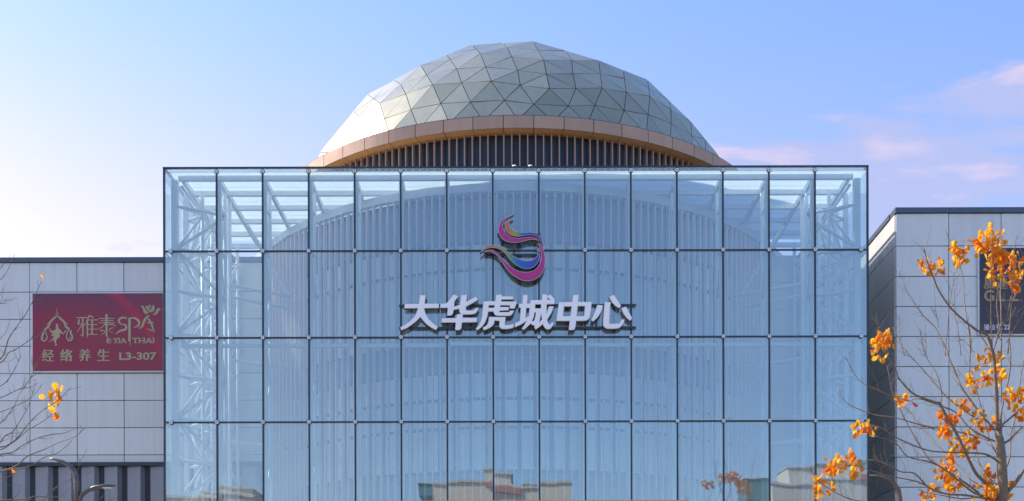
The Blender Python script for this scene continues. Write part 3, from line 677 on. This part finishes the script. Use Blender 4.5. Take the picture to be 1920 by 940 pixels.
S = [([(85,300),(305,300)],20),([(213,300),(213,690)],30),([(213,690),(150,660)],(28,6)),([(140,335),(115,440)],34),([(100,435),(250,435)],14),([(205,440),(85,615)],(26,6)),([(350,250),(300,380),(235,490)],(34,8)),([(310,350),(310,680)],32),([(302,680),(300,730)],(20,3)),([(375,260),(440,308)],(40,22)),([(326,350),(535,350)],20),([(326,450),(520,450)],18),([(326,545),(520,545)],18),([(326,656),(525,656)],18),([(415,350),(405,656)],38),
 ([(718,230),(714,700)],(54,40)),([(730,690),(730,830)],14),([(555,320),(890,320)],18),([(590,366),(870,366)],16),([(535,412),(900,412)],16),([(690,415),(640,490),(535,545)],(30,6)),([(760,447),(870,455),(910,495)],(30,12)),([(860,515),(785,545),(785,585),(855,635)],(24,6)),([(580,575),(660,580),(665,630),(595,670)],(28,6)),
 ([(1138,270),(1136,345)],(6,12)),([(1135,310),(1030,310),(975,370),(1010,430),(1050,455)],[30,42,46,30,8]),([(1050,435),(1125,475),(1120,550),(990,590),(905,660)],[12,44,48,40,6]),
 ([(1205,310),(1200,810)],(56,50)),([(1216,800),(1216,895)],(20,10)),([(1180,320),(1320,318),(1400,390),(1390,475),(1290,520)],[22,40,54,44,6]),
 ([(1635,260),(1580,290),(1520,370),(1470,490),(1395,545)],[10,44,52,44,6]),([(1600,330),(1660,430),(1735,630)],[40,52,8]),([(1565,415),(1715,410)],22),([(1580,540),(1700,592)],(12,34)),([(1712,398),(1712,436)],10)]
for pts, w in S:
    q = [W(zo[0] + x / zs_, zo[1] + y / zs_, YA) for x, y in pts]; q = [(p.x, p.z) for p in q]
    n0 = len(q)
    if n0 > 2:
        ws = w if isinstance(w, list) else [w[0] + (w[1] - w[0]) * i / (n0 - 1) for i in range(n0)] if isinstance(w, tuple) else [w] * n0
        q = spl(q, 5); ws = [ws[min(int(i / 5), n0 - 2)] + (ws[min(int(i / 5), n0 - 2) + 1] - ws[min(int(i / 5), n0 - 2)]) * (i / 5 - min(int(i / 5), n0 - 2)) for i in range(len(q))]
        stroke(m, q, [x_ * k_ for x_ in ws], YA)
    else: stroke(m, q, [x_ * k_ for x_ in (w if isinstance(w, tuple) else (w, w))], YA)
m.build('calligraphy', GOLD, rs)
for pts in ([(1440,60),(1500,65),(1530,120),(1600,205),(1600,222),(1540,225),(1500,180),(1485,110)],[(1535,65),(1570,60),(1590,80),(1635,25),(1650,60),(1620,110),(1590,180),(1570,130)],[(1715,35),(1740,120),(1700,195),(1690,150),(1670,80)],[(1650,115),(1685,150),(1690,190),(1610,190),(1615,150)],[(1680,245),(1740,210),(1770,150),(1810,105),(1840,115),(1885,140),(1840,150),(1770,245)]):
    c = W(290, 578, YA); obj('lotus_petal', fill([smooth_poly(local(zs_, zo, pts, YA, c), 3)], .006, GOLD), rs, (c.x, YA - .008, c.z))
for body_, x0, x1, y0, y1 in (('YIA', 845, 1140, 735, 842), ('THAI', 1255, 1725, 735, 846), ('R', 735, 802, 745, 838)):
    obj('lettering', text_mesh(body_, zo[0] + x0 / zs_, zo[0] + x1 / zs_, zo[1] + y0 / zs_, zo[1] + y1 / zs_, YP, GOLD, .02), rs)
m = MB(); c = (765, 795)
q = [W(zo[0] + (c[0] + 56 * math.cos(a)) / zs_, zo[1] + (c[1] + 56 * math.sin(a)) / zs_, YA) for a in [6.2832 * i / 20 for i in range(21)]]
stroke(m, [(p.x, p.z) for p in q], 8 * k_, YA)
for (bx, by) in ((893, 840), (955, 737), (985, 737), (955, 840), (1035, 840), (1120, 840), (1330, 843), (1400, 737), (1400, 843), (1492, 737), (1492, 843), (1560, 843), (1640, 843), (1700, 737), (1700, 843)):
    q = [W(zo[0] + (bx + d) / zs_, zo[1] + by / zs_, YA) for d in (-26, 26)]; stroke(m, [(p.x, p.z) for p in q], 10 * k_, YA)
m.build('lettering', GOLD, rs)
eo, es = (70, 565), 8.54; k2 = YA / F / es
m = MB()
for pts, w in (([(350,70),(343,100),(352,130),(358,150)], (4, 14)), ([(350,150),(328,172),(350,195),(372,172),(350,150)], (10, 10)), ([(348,205),(290,250),(238,310),(212,370),(165,400),(140,440)], (16, 40)), ([(360,205),(415,260),(465,310),(490,370),(530,400),(540,420)], (16, 40)),
               ([(325,205),(270,250),(215,310),(190,345)], (12, 12)), ([(385,205),(430,250),(490,310),(520,350)], (12, 12)),
               ([(150,420),(180,500),(185,560),(140,597),(102,570),(105,530),(125,490),(128,450)], (14, 34)), ([(535,420),(505,490),(503,550),(545,597),(590,565),(590,520),(570,480),(568,430)], (14, 34)), ([(140,540),(120,555),(118,530)], (14, 8)), ([(545,535),(560,560),(575,530)], (14, 8))):
    q = [W(eo[0] + x / es, eo[1] + y / es, YA) for x, y in pts]; q = spl([(p.x, p.z) for p in q], 5); stroke(m, q, [w[0] * k2, w[1] * k2], YA)
m.build('arch_emblem', GOLD, rs)
c = W(111, 622, YA)
dn = [(332,322),(360,322),(366,345),(368,380),(378,405),(410,430),(440,478),(468,448),(478,425),(500,435),(490,450),(440,496),(400,470),(385,462),(395,510),(388,540),(350,560),(332,590),(335,640),(348,668),(305,678),(320,655),(292,590),(300,570),(230,614),(220,602),(265,575),(300,520),(250,512),(265,487),(320,468),(270,475),(245,460),(218,400),(235,390),(252,437),(300,430),(330,405),(328,360)]
obj('dancer_emblem', fill([local(es, eo, dn, YA, c)], .006, GOLD), rs, (c.x, YA - .008, c.z))

# --- dark sign on the right wing
YD = YR - .13
dsn = thing('dark_sign', 'dark navy shop sign with tan lettering on the right wing behind the orange leaves', 'sign', (17, YD, 14.7))
p0, p1 = W(1840.5, 631, YD), W(2030, 470.5, YD)
dm = bpy.data.materials.new('navy_print'); dm.use_nodes = True; t = dm.node_tree; b = t.nodes['Principled BSDF']; b.inputs['Roughness'].default_value = .35
tc = N(t, 'ShaderNodeTexCoord'); s = N(t, 'ShaderNodeSeparateXYZ'); L(t, tc.outputs['Generated'], s.inputs[0])
wm = M(t, 'MULTIPLY', M(t, 'MULTIPLY', M(t, 'SUBTRACT', 1.0, M(t, 'ABSOLUTE', M(t, 'SUBTRACT', s.outputs[0], .5)), clamp=True), M(t, 'SUBTRACT', 1., s.outputs[2])), .7)
L(t, MIX(t, wm, (.022, .024, .040), (.11, .065, .055)), b.inputs['Base Color'])
MB().box(((p0.x + p1.x) / 2, YD + .05, (p0.z + p1.z) / 2), (p1.x - p0.x + .09, .08, p1.z - p0.z + .09)).build('frame', WHITEF, dsn)
MB().box(((p0.x + p1.x) / 2, YD + .004, (p0.z + p1.z) / 2), (p1.x - p0.x, .014, p1.z - p0.z)).build('board', dm, dsn)
for ch, x0, x1 in (('廣', 1849, 1869.5), ('蓮', 1872.5, 1892.5), ('申', 1896.5, 1914)):
    obj('lettering', text_mesh(ch, x0, x1, 521, 547, YD - .004, TAN, 0, fat=.03), dsn)
for ch, x0, x1 in (('G', 1849, 1868), ('L', 1876, 1889), ('Z', 1899, 1914)):
    obj('lettering', text_mesh(ch, x0, x1, 549, 570, YD - .004, TAN, .022), dsn)
for x0 in (1870.5, 1892, 1916.5): obj('lettering', text_mesh('.', x0, x0 + 3, 567, 570, YD - .004, TAN), dsn)
for ch, x0, x1 in (('铺', 1848.5, 1858), ('位', 1860, 1869.5), ('号', 1871, 1880)): obj('lettering', text_mesh(ch, x0, x1, 613, 624, YD - .004, LAV, 0, fat=.03), dsn)
obj('lettering', text_mesh(':', 1882, 1883.5, 615, 623, YD - .004, LAV), dsn); obj('lettering', text_mesh('22', 1886, 1897, 614, 623, YD - .004, LAV, .02), dsn)

# ---------------------------------------------------------------- street lamps
def blade(pts, wid, thick, m, name, parent):
    """leaf shaped arm: flattened tapered section along world points"""
    b_ = MB(); P = [Vector(p) for p in pts]; rings = []; n = 10
    for i, p in enumerate(P):
        t_ = (P[min(i + 1, len(P) - 1)] - P[max(i - 1, 0)]).normalized(); x = Vector((0, 1, 0)); y = t_.cross(x).normalized()
        rings.append([p + x * math.cos(6.2832 * k / n) * wid[i] + y * math.sin(6.2832 * k / n) * thick[i] for k in range(n)])
    b_.add([v for r_ in rings for v in r_], [(i * n + k, i * n + (k + 1) % n, (i + 1) * n + (k + 1) % n, (i + 1) * n + k) for i in range(len(P) - 1) for k in range(n)] + [tuple(reversed(range(n))), tuple((len(P) - 1) * n + k for k in range(n))])
    return b_.build(name, m, parent, True)
def lamp(px, py_shift, Y, label, group):
    c = W(px, 940 + py_shift, Y); l = thing('street_lamp', label, 'street lamp', (c.x, Y, 0), group)
    sc_ = Y / F / 3.615
    def at(x, z): return Vector((c.x + (x - 533) * sc_, Y, c.z + (940 - z) * sc_))
    MB().tube([(c.x, Y, 0), (c.x, Y, 1), at(535, 960)], [.11, .09, .065], 12).build('pole', LAMPM, l, True)
    blade([at(533, 962), at(527, 800), at(517, 735), at(487, 690), at(440, 660), at(380, 640), at(322, 632)], [.07, .07, .075, .10, .13, .11, .01], [.07, .065, .06, .05, .045, .03, .006], LAMPM, 'arm', l)
    a2 = blade([at(543, 962), at(548, 910), at(562, 880), at(600, 852), at(660, 832), at(730, 820), at(790, 818)], [.05, .055, .07, .10, .14, .13, .02], [.05, .05, .045, .04, .045, .045, .012], LAMPM, 'arm', l)
    MB().box(at(735, 836), (.19, .14, .03)).build('lamp_lens', LED, a2)
    return l
lamp(147.5, 0, 25, 'brown street lamp with two leaf shaped arms before the folded metal at left', 'leaf shaped street lamps')
lamp(-62, 35, 24, 'street lamp whose single arm tip enters at the left edge', 'leaf shaped street lamps')
lamp(1690, 40, 23.6, 'street lamp half hidden among the branches at the foot of the right wing', 'leaf shaped street lamps')

# ---------------------------------------------------------------- trees
def oak_leaf(i):
    """lobed leaf about 12 cm long, gently cupped, stalk at the origin"""
    rd = random.Random(i); L_ = .135; pr = [(0, .004), (.16, .012), (.26, .030), (.34, .020), (.48, .052), (.58, .032), (.74, .062), (.84, .040), (.94, .034), (1, .002)]
    cup, bend = rd.uniform(.2, .7), rd.uniform(-.5, .5); m = MB(); vs = []
    for u, w in pr:
        w *= rd.uniform(.85, 1.2); y = u * L_; zz = bend * u * u * L_
        vs += [(-w, y, zz + cup * w), (0, y, zz), (w, y, zz + cup * w)]
    fs = []
    for k in range(len(pr) - 1):
        for j in (0, 1): fs.append((3 * k + j, 3 * k + j + 1, 3 * k + 4 + j, 3 * k + 3 + j))
    return m.add(vs, fs)
LM = [oak_leaf(i).mesh('leaf', LEAFS[i % 3 if i % 3 < 2 else 2]) for i in range(9)]
def tree(root, Y, trunk_pts, trunk_rad, branches, clusters, twigs, seed, nleaf=1.):
    rd = random.Random(seed)
    tr = MB().tube(trunk_pts, trunk_rad, 12).build('trunk', BARK, root, True)
    tw = MB()
    for (zs__, o__, pts, w0, w1, dy) in branches:
        P = []; tot = 0; q = spl(pts, 4); n = len(q)
        ln = math.hypot(pts[-1][0] - pts[0][0], pts[-1][1] - pts[0][1]) / zs__
        for i, (x, y) in enumerate(q):
            u = i / (n - 1); P.append(W(o__[0] + x / zs__, o__[1] + y / zs__, Y + dy * ln * .011 * u + .03 * math.sin(9 * u + dy * 7)))
        rads = [max(.0035, (.67 * w0 + (.78 * w1 - .67 * w0) * (i / (n - 1)) ** .7) / zs__ * Y / F / 2) for i in range(n)]
        for i in range(1, n - 1):                      # knuckles where side twigs leave
            if rd.random() < .25: rads[i] *= 1.22
        MB().tube(P, rads, 7).build('branch', BARK, root, True)
        for i in range(2, n):                          # side twigs
            for _ in range(2 if rd.random() < twigs else (1 if rd.random() < twigs else 0)):
                d = (P[i] - P[i - 1]).normalized(); s = rd.choice((-1, 1))
                e = Vector((d.z * -s, rd.uniform(-.6, .6), d.x * s)).normalized() * .8 + d * rd.uniform(.5, 1.2) + Vector((0, 0, .35)); e.normalize()
                l = rd.uniform(.05, .28) * (1 if rd.random() < .85 else 2.0); b0 = P[i - 1].lerp(P[i], rd.random())
                mid = b0 + e * l * .5 + Vector((rd.gauss(0, .02), rd.gauss(0, .02), rd.gauss(0, .02)))
                tw.tube([b0, mid, b0 + e * l + Vector((0, 0, rd.uniform(0, .06)))], [.004, .003, .0018], 5)
    o = tw.build('fine_twig_growth', TWIGM, root); o['kind'] = 'stuff'
    nl = 0; rest = MB()
    for (px, py, rx, ry, cnt, red, dy) in clusters:
        c = W(px, py, Y + dy)
        for q_ in range(max(1, int(cnt * nleaf))):
            while True:
                a, b_ = rd.uniform(-1, 1), rd.uniform(-1, 1)
                if a * a + b_ * b_ < 1: break
            p = c + Vector((1.28 * a * rx * Y / F, rd.uniform(-.6, .6) * min(rx, ry) * Y / F, 1.2 * b_ * ry * Y / F))
            mi = rd.randrange(3) * 3 + (2 if rd.random() < red * .8 else (0 if rd.random() < .42 else 1))
            ro = Euler((rd.uniform(.9, 2.2) * rd.choice((-1, 1)), rd.uniform(-.7, .7), rd.gauss(0, .9))); s = rd.uniform(.78, 1.18) * (.5 if rx < 6 else 1)
            if q_ >= cnt * nleaf * .31 and cnt > 5:     # the hidden rest of each cluster
                me = LM[mi]; mx_ = Matrix.LocRotScale(p, ro, Vector((s, s, s))); rest.add([mx_ @ v.co for v in me.vertices], [tuple(f.vertices) for f in me.polygons], mi % 3)
                continue
            l = bpy.data.objects.new('leaf', LM[mi]); link(l, root); l.location = p; l.rotation_euler = ro; l.scale = (s, s, s); nl += 1
    if rest.v: o = rest.build('leaf_mass', LEAFS, root); o['kind'] = 'stuff'
    return nl
Z7, O7 = 3.133, (1500, 640); Z6, O6 = 3.357, (1500, 380)
def b7(pts, w0, w1, dy): return (Z7, O7, pts, w0, w1, dy)
def b6(pts, w0, w1, dy): return (Z6, O6, pts, w0, w1, dy)
YT = 22.
rt = thing('oak_tree', 'nearly bare oak on the right with clusters of bright orange leaves', 'tree', (W(1882, 940, YT).x, YT, 0))
def s7(x, y): return W(O7[0] + x / Z7, O7[1] + y / Z7, YT)
base = s7(1192, 945)
rb = [b7([(1170,560),(1120,500),(1060,430),(960,290),(935,230),(880,100),(870,60),(840,0),(803,-70),(733,-140),(672,-230),(630,-300),(610,-350),(592,-410)], 22, 5, .5),
 b7([(1168,540),(1165,400),(1160,250),(1150,120),(1138,60),(1110,-20),(1056,-45),(960,-120),(890,-190),(830,-280),(800,-350),(775,-415),(752,-490),(740,-540)], 34, 5, -.4),
 b7([(1185,935),(1100,850),(1040,790),(985,680),(930,560),(870,460),(830,380),(800,372),(690,330),(640,290),(590,230),(580,200),(540,120),(500,60)], 36, 5, -.5),
 b7([(830,385),(842,330),(830,260),(800,180),(760,120),(725,0),(715,-60)], 12, 4, .2),
 b7([(1050,470),(1000,440),(880,350),(800,260),(740,190),(660,100),(600,30),(580,-20),(560,-70)], 17, 4, .6),
 b7([(1175,725),(1100,680),(1000,670),(860,665),(760,655),(640,610),(560,570),(490,522),(430,510),(380,530)], 20, 6, -.6),
 b7([(1170,940),(1050,915),(980,870),(900,800),(830,750),(760,720),(640,690),(580,620),(520,590),(400,555)], 22, 4, -.7),
 b7([(1060,910),(980,850),(880,780),(770,710),(720,640),(650,520),(590,400),(560,350),(530,200),(524,160)], 20, 4, .3),
 b7([(1172,610),(1100,580),(1000,520),(920,430),(800,380),(700,350),(655,365)], 18, 6, .4),
 b7([(1120,600),(1000,560),(800,520),(700,490),(650,420),(575,380)], 14, 5, .7),
 b7([(830,905),(700,840),(560,810),(480,790),(420,770),(340,745),(270,740)], 14, 5, -.3),
 b7([(1160,950),(980,920),(860,910),(760,870),(680,790),(600,780),(540,745),(480,720),(440,685)], 20, 6, -.9),
 b7([(800,530),(700,500),(560,460),(450,445),(330,400),(280,370),(250,330),(236,300)], 12, 4, .3),
 b7([(655,365),(560,340),(470,300),(390,265),(340,220),(300,150),(275,90)], 9, 4, .3),
 b7([(540,745),(450,710),(350,715),(280,720)], 10, 5, .2),
 b7([(700,985),(560,980),(420,960),(300,938),(240,912),(190,885),(110,830),(80,780),(62,750)], 12, 4, -.3),
 b7([(1185,530),(1200,505),(1240,470),(1316,405),(1380,340),(1420,280)], 20, 9, .3),
 b7([(1212,612),(1245,590),(1270,560),(1316,520),(1390,480)], 22, 10, -.4),
 b7([(1205,920),(1270,850),(1316,780),(1380,700),(1430,560)], 40, 16, .2),
 b7([(1180,540),(1190,430),(1210,340),(1235,230),(1247,120),(1240,0)], 18, 10, .5),
 b7([(1005,195),(1010,100),(1015,0),(1000,-80)], 9, 7, .2),
 b7([(1176,700),(1120,590),(1080,430),(1015,195)], 14, 9, .6),
 b7([(1200,800),(1240,690),(1245,560),(1280,440),(1300,260),(1330,100)], 18, 8, .8),
 b7([(1145,90),(1110,40),(1065,-30)], 12, 8, .1),
 b7([(1190,930),(1010,830),(960,770),(870,680),(800,600),(760,560),(690,500)], 14, 4, .9),
 b7([(1190,880),(1100,800),(1050,700),(1040,600),(1025,500),(1020,380),(985,260),(920,160)], 14, 4, .9),
 b7([(1190,960),(1080,930),(960,940),(840,920),(740,900),(700,880)], 14, 5, -.2),
 b6([(1085,960),(1075,830),(1055,700),(1045,600),(1040,490),(1000,350),(965,270),(925,175)], 12, 4, .3),
 b6([(925,980),(950,700),(965,600),(985,460)], 7, 4, .1), b6([(1025,980),(1005,800),(985,700),(985,550)], 8, 4, .2),
 b6([(1222,960),(1215,760),(1215,560),(1220,420),(1230,130)], 14, 4, -.2), b6([(1245,900),(1262,780),(1250,660),(1262,540)], 11, 5, .3),
 b6([(1278,960),(1278,700),(1275,560),(1285,300),(1292,140)], 13, 4, .4), b6([(1320,970),(1340,700),(1350,520),(1360,380),(1378,225)], 12, 4, -.3),
 b6([(1225,960),(1280,790),(1320,720),(1345,600),(1410,470),(1440,400)], 12, 5, .2), b6([(1310,900),(1400,740),(1450,660)], 8, 4, .2),
 b6([(885,800),(865,680),(860,580),(862,470)], 6, 3, .2), b6([(668,980),(640,850),(636,715)], 5, 3, .1), b6([(545,960),(520,850),(500,780),(488,705)], 6, 3, .1),
 b6([(795,980),(780,900),(765,820)], 5, 3, .1), b6([(806,970),(803,860),(802,780)], 5, 3, .1), b6([(1110,960),(1060,900),(1000,860)], 6, 3, .2)]
rc = [(1857,461,24,20,38,.14,-.1),(1872,487,8,12,6,.1,0),(1888,505,24,21,28,.25,0),(1910,530,8,26,9,.45,.1),(1864,493,9,7,5,.05,0),(1799,469,7,6,4,.05,.1),(1804,490,11,15,10,.15,.1),(1754,506,18,10,11,.2,0),(1735,500,7,5,3,0,0),(1657,652,16,20,17,.2,-.2),
      (1660,640,10,8,6,.1,-.2),(1857,676,20,12,11,.1,-.1),(1864,709,24,14,15,.1,.2),(1824,721,8,15,7,.2,.2),(1906,751,15,14,13,.15,-.2),(1806,767,13,7,6,.35,.2),(1840,796,9,18,9,.2,.2),(1781,791,17,11,13,.35,.2),(1777,822,13,10,9,.3,.2),(1695,756,14,5,7,.35,.2),
      (1622,808,20,6,11,.3,-.4),(1584,873,25,17,30,.1,-.4),(1545,920,15,15,12,.25,-.4),(1819,833,14,12,10,.1,.3),(1797,857,18,9,11,.35,.3),(1771,886,15,14,13,.1,-.3),(1790,914,15,15,13,.25,-.2),(1746,927,14,7,7,.25,-.3),(1854,895,11,11,7,.4,.2),(1848,929,19,9,12,.3,-.2),(1889,922,8,10,6,.3,.1),(1864,796,6,10,5,.3,.1),(1913,787,10,10,7,.25,.1)]
tree(rt, YT, [(base.x + .05, YT, 0), (base.x + .02, YT, 2.5), base, s7(1197, 840), s7(1190, 700), s7(1181, 600), s7(1170, 540)], [.17, .14, .105, .10, .092, .085, .06], rb, rc, .30, 5, 2.2)
Y5 = 18.
lt = thing('sapling_oak', 'bare tree at the left edge, thin branches reaching in with one orange leaf cluster', 'tree', (W(-150, 940, Y5).x, Y5, 0))
Z5, O5 = 3.615, (0, 680); Z4, O4 = 3.916, (0, 460)
def c5(pts, w0=10, w1=4, dy=0.): return (Z5, O5, [(-560, 930)] * (0) + pts, w0, w1, dy)
def c4(pts, w0=10, w1=4, dy=0.): return (Z4, O4, pts, w0, w1, dy)
lb = [c5([(-540,420),(-250,300),(0,225),(90,185),(150,160),(215,148),(270,122)], 14, 4, .3), c5([(-540,480),(-250,400),(0,320),(150,260),(240,200),(300,125)], 14, 3, -.3), c5([(-540,900),(-200,700),(0,530),(40,480),(95,450),(150,370),(205,270),(250,110)], 20, 3, .2),
 c5([(-540,640),(-200,560),(0,555),(60,540),(130,490),(200,400),(270,330),(350,275),(420,225),(490,150)], 18, 3, -.2), c5([(-540,660),(-200,600),(0,575),(100,520),(200,440),(270,400),(330,360),(370,310),(380,250)], 14, 4, .4), c5([(-540,720),(-200,640),(0,605),(90,590),(150,550),(250,500),(340,475),(450,460),(520,430)], 16, 5, .3),
 c5([(-540,900),(-200,790),(0,725),(120,680),(190,620),(300,575),(420,520),(510,490),(585,430)], 18, 4, -.5), c5([(-540,930),(-200,780),(0,720),(120,705),(220,680),(300,630),(400,595),(470,540),(500,505)], 16, 4, .2), c5([(-540,960),(-200,830),(0,770),(60,757),(110,735)], 10, 4, .2),
 c5([(-540,1000),(-200,920),(0,915),(180,910),(240,890),(340,895),(415,890),(470,840),(520,795)], 18, 5, .3), c5([(240,990),(280,940),(350,860),(430,800),(490,770),(540,700),(550,650)], 12, 3, .2), c5([(-300,330),(0,150),(75,85),(125,0)], 12, 4, -.2), c5([(-300,640),(0,400),(60,340),(110,270),(140,200),(210,100),(262,-20)], 12, 3, .1),
 c5([(600,990),(650,940),(710,885)], 8, 3, .1), c5([(660,980),(710,940),(765,910)], 8, 3, .1),
 c4([(-300,1100),(0,830),(50,750),(75,670),(120,600),(200,490),(250,400),(290,310),(320,245)], 16, 4, -.2), c4([(-300,1000),(0,855),(75,770),(120,750),(230,680),(300,640),(370,560)], 16, 4, .3), c4([(-200,420),(0,250),(60,185),(95,110),(125,45)], 10, 3, .2), c4([(-100,330),(0,185),(50,80)], 7, 3, .1), c4([(-150,800),(0,680),(60,610),(90,520)], 8, 3, .2), c4([(-120,450),(0,415),(60,375)], 8, 3, .1),
 c4([(225,1000),(245,935),(290,840),(320,780)], 6, 3, .1), c4([(60,990),(90,940),(150,830),(160,800)], 6, 3, .1), c4([(-150,600),(0,730),(50,790)], 6, 3, .1)]
lc = [(83,516,3,4,2,.6,0), (104,745,14,20,15,.12,-.1), (27,877,3,5,2,.6,.1)]
tb = W(-150, 940, Y5)
tree(lt, Y5, [(tb.x, Y5, 0), (tb.x, Y5, 2), (tb.x + .02, Y5, tb.z), W(-150, 800, Y5), W(-148, 640, Y5), W(-152, 480, Y5)], [.15, .13, .11, .09, .06, .02], lb, lc, .10, 9)

# ---------------------------------------------------------------- blocks across the plaza, mirrored in the glass
def block(label, x0, x1, y, zt, wm, rooms, bands, cols, rows):
    b_ = thing('apartment_block', label, 'building', ((x0 + x1) / 2, y, 0), 'blocks across the plaza')
    MB().box(((x0 + x1) / 2, y - 5, zt / 2), (x1 - x0, 10, zt)).build('wall', wm, b_)
    MB().box(((x0 + x1) / 2, y - 5, zt + .12), (x1 - x0 + .3, 10.3, .24)).build('parapet', GREYW, b_)
    for (a, c, z0, z1, m_) in rooms:
        MB().box(((a + c) / 2, y - 4, (z0 + z1) / 2 + .25), (c - a, 5, z1 - z0)).build('roof_room', m_, b_)
        MB().box(((a + c) / 2, y - 4, z1 + .31), (c - a + .3, 5.3, .12)).build('roof_slab', GREYW, b_)
    for (a, c, z0, z1, m_) in bands: MB().box(((a + c) / 2, y + .1, (z0 + z1) / 2), (c - a, .3, z1 - z0)).build('coloured_band', m_, b_)
    for i in range(cols):
        for j in range(rows):
            xx = x0 + (x1 - x0) * (i + .5) / cols; zz = zt - 3.2 - 3.1 * j
            f = MB().box((xx, y + .03, zz), (1.5, .12, 1.6)).build('window', WHITEF, b_); MB().box((xx, y + .08, zz), (1.35, .06, 1.45)).build('pane', DARKG, f)
def rf(px, py, yb=-40.): return W(px, py, 70. - yb)
a, b_ = rf(808, 906), rf(1080, 906); q = lambda px, py: rf(px, py)
block('pale block with roof room and red band mirrored low in mid glass', a.x, b_.x, -40, a.z, PALEW, [(q(900, 0).x, q(967, 0).x, a.z, q(900, 882).z, GREYW), (q(990, 0).x, q(1012, 0).x, a.z, q(990, 897).z, GREYW), (q(778, 0).x, q(808, 0).x, q(778, 928).z, q(778, 905).z, TEALW)], [(q(905, 0).x, q(982, 0).x, q(900, 916).z, q(900, 905).z, REDW)], 6, 4)
a, b_ = rf(1448, 886), rf(1690, 886)
block('grey block with a stepped roof mirrored low at the right end of the glass', a.x, b_.x, -40, a.z - 1.2, GREYW, [(q(1490, 0).x, q(1630, 0).x, a.z - 1.2, q(1500, 874).z, GREYW), (q(1400, 0).x, q(1446, 0).x, q(1400, 935).z, q(1400, 895).z, TEALW)], [(q(1585, 0).x, q(1660, 0).x, q(1600, 909).z, q(1600, 896).z, REDW)], 6, 4)
a, b_ = rf(270, 932), rf(462, 932)
block('grey block with a small roof box mirrored low at the left end of the glass', a.x, b_.x, -40, a.z, GREYW, [(q(390, 0).x, q(455, 0).x, a.z, q(400, 919).z, PALEW)], [(q(382, 0).x, q(408, 0).x, q(400, 938).z, q(400, 934).z, REDW)], 6, 4)
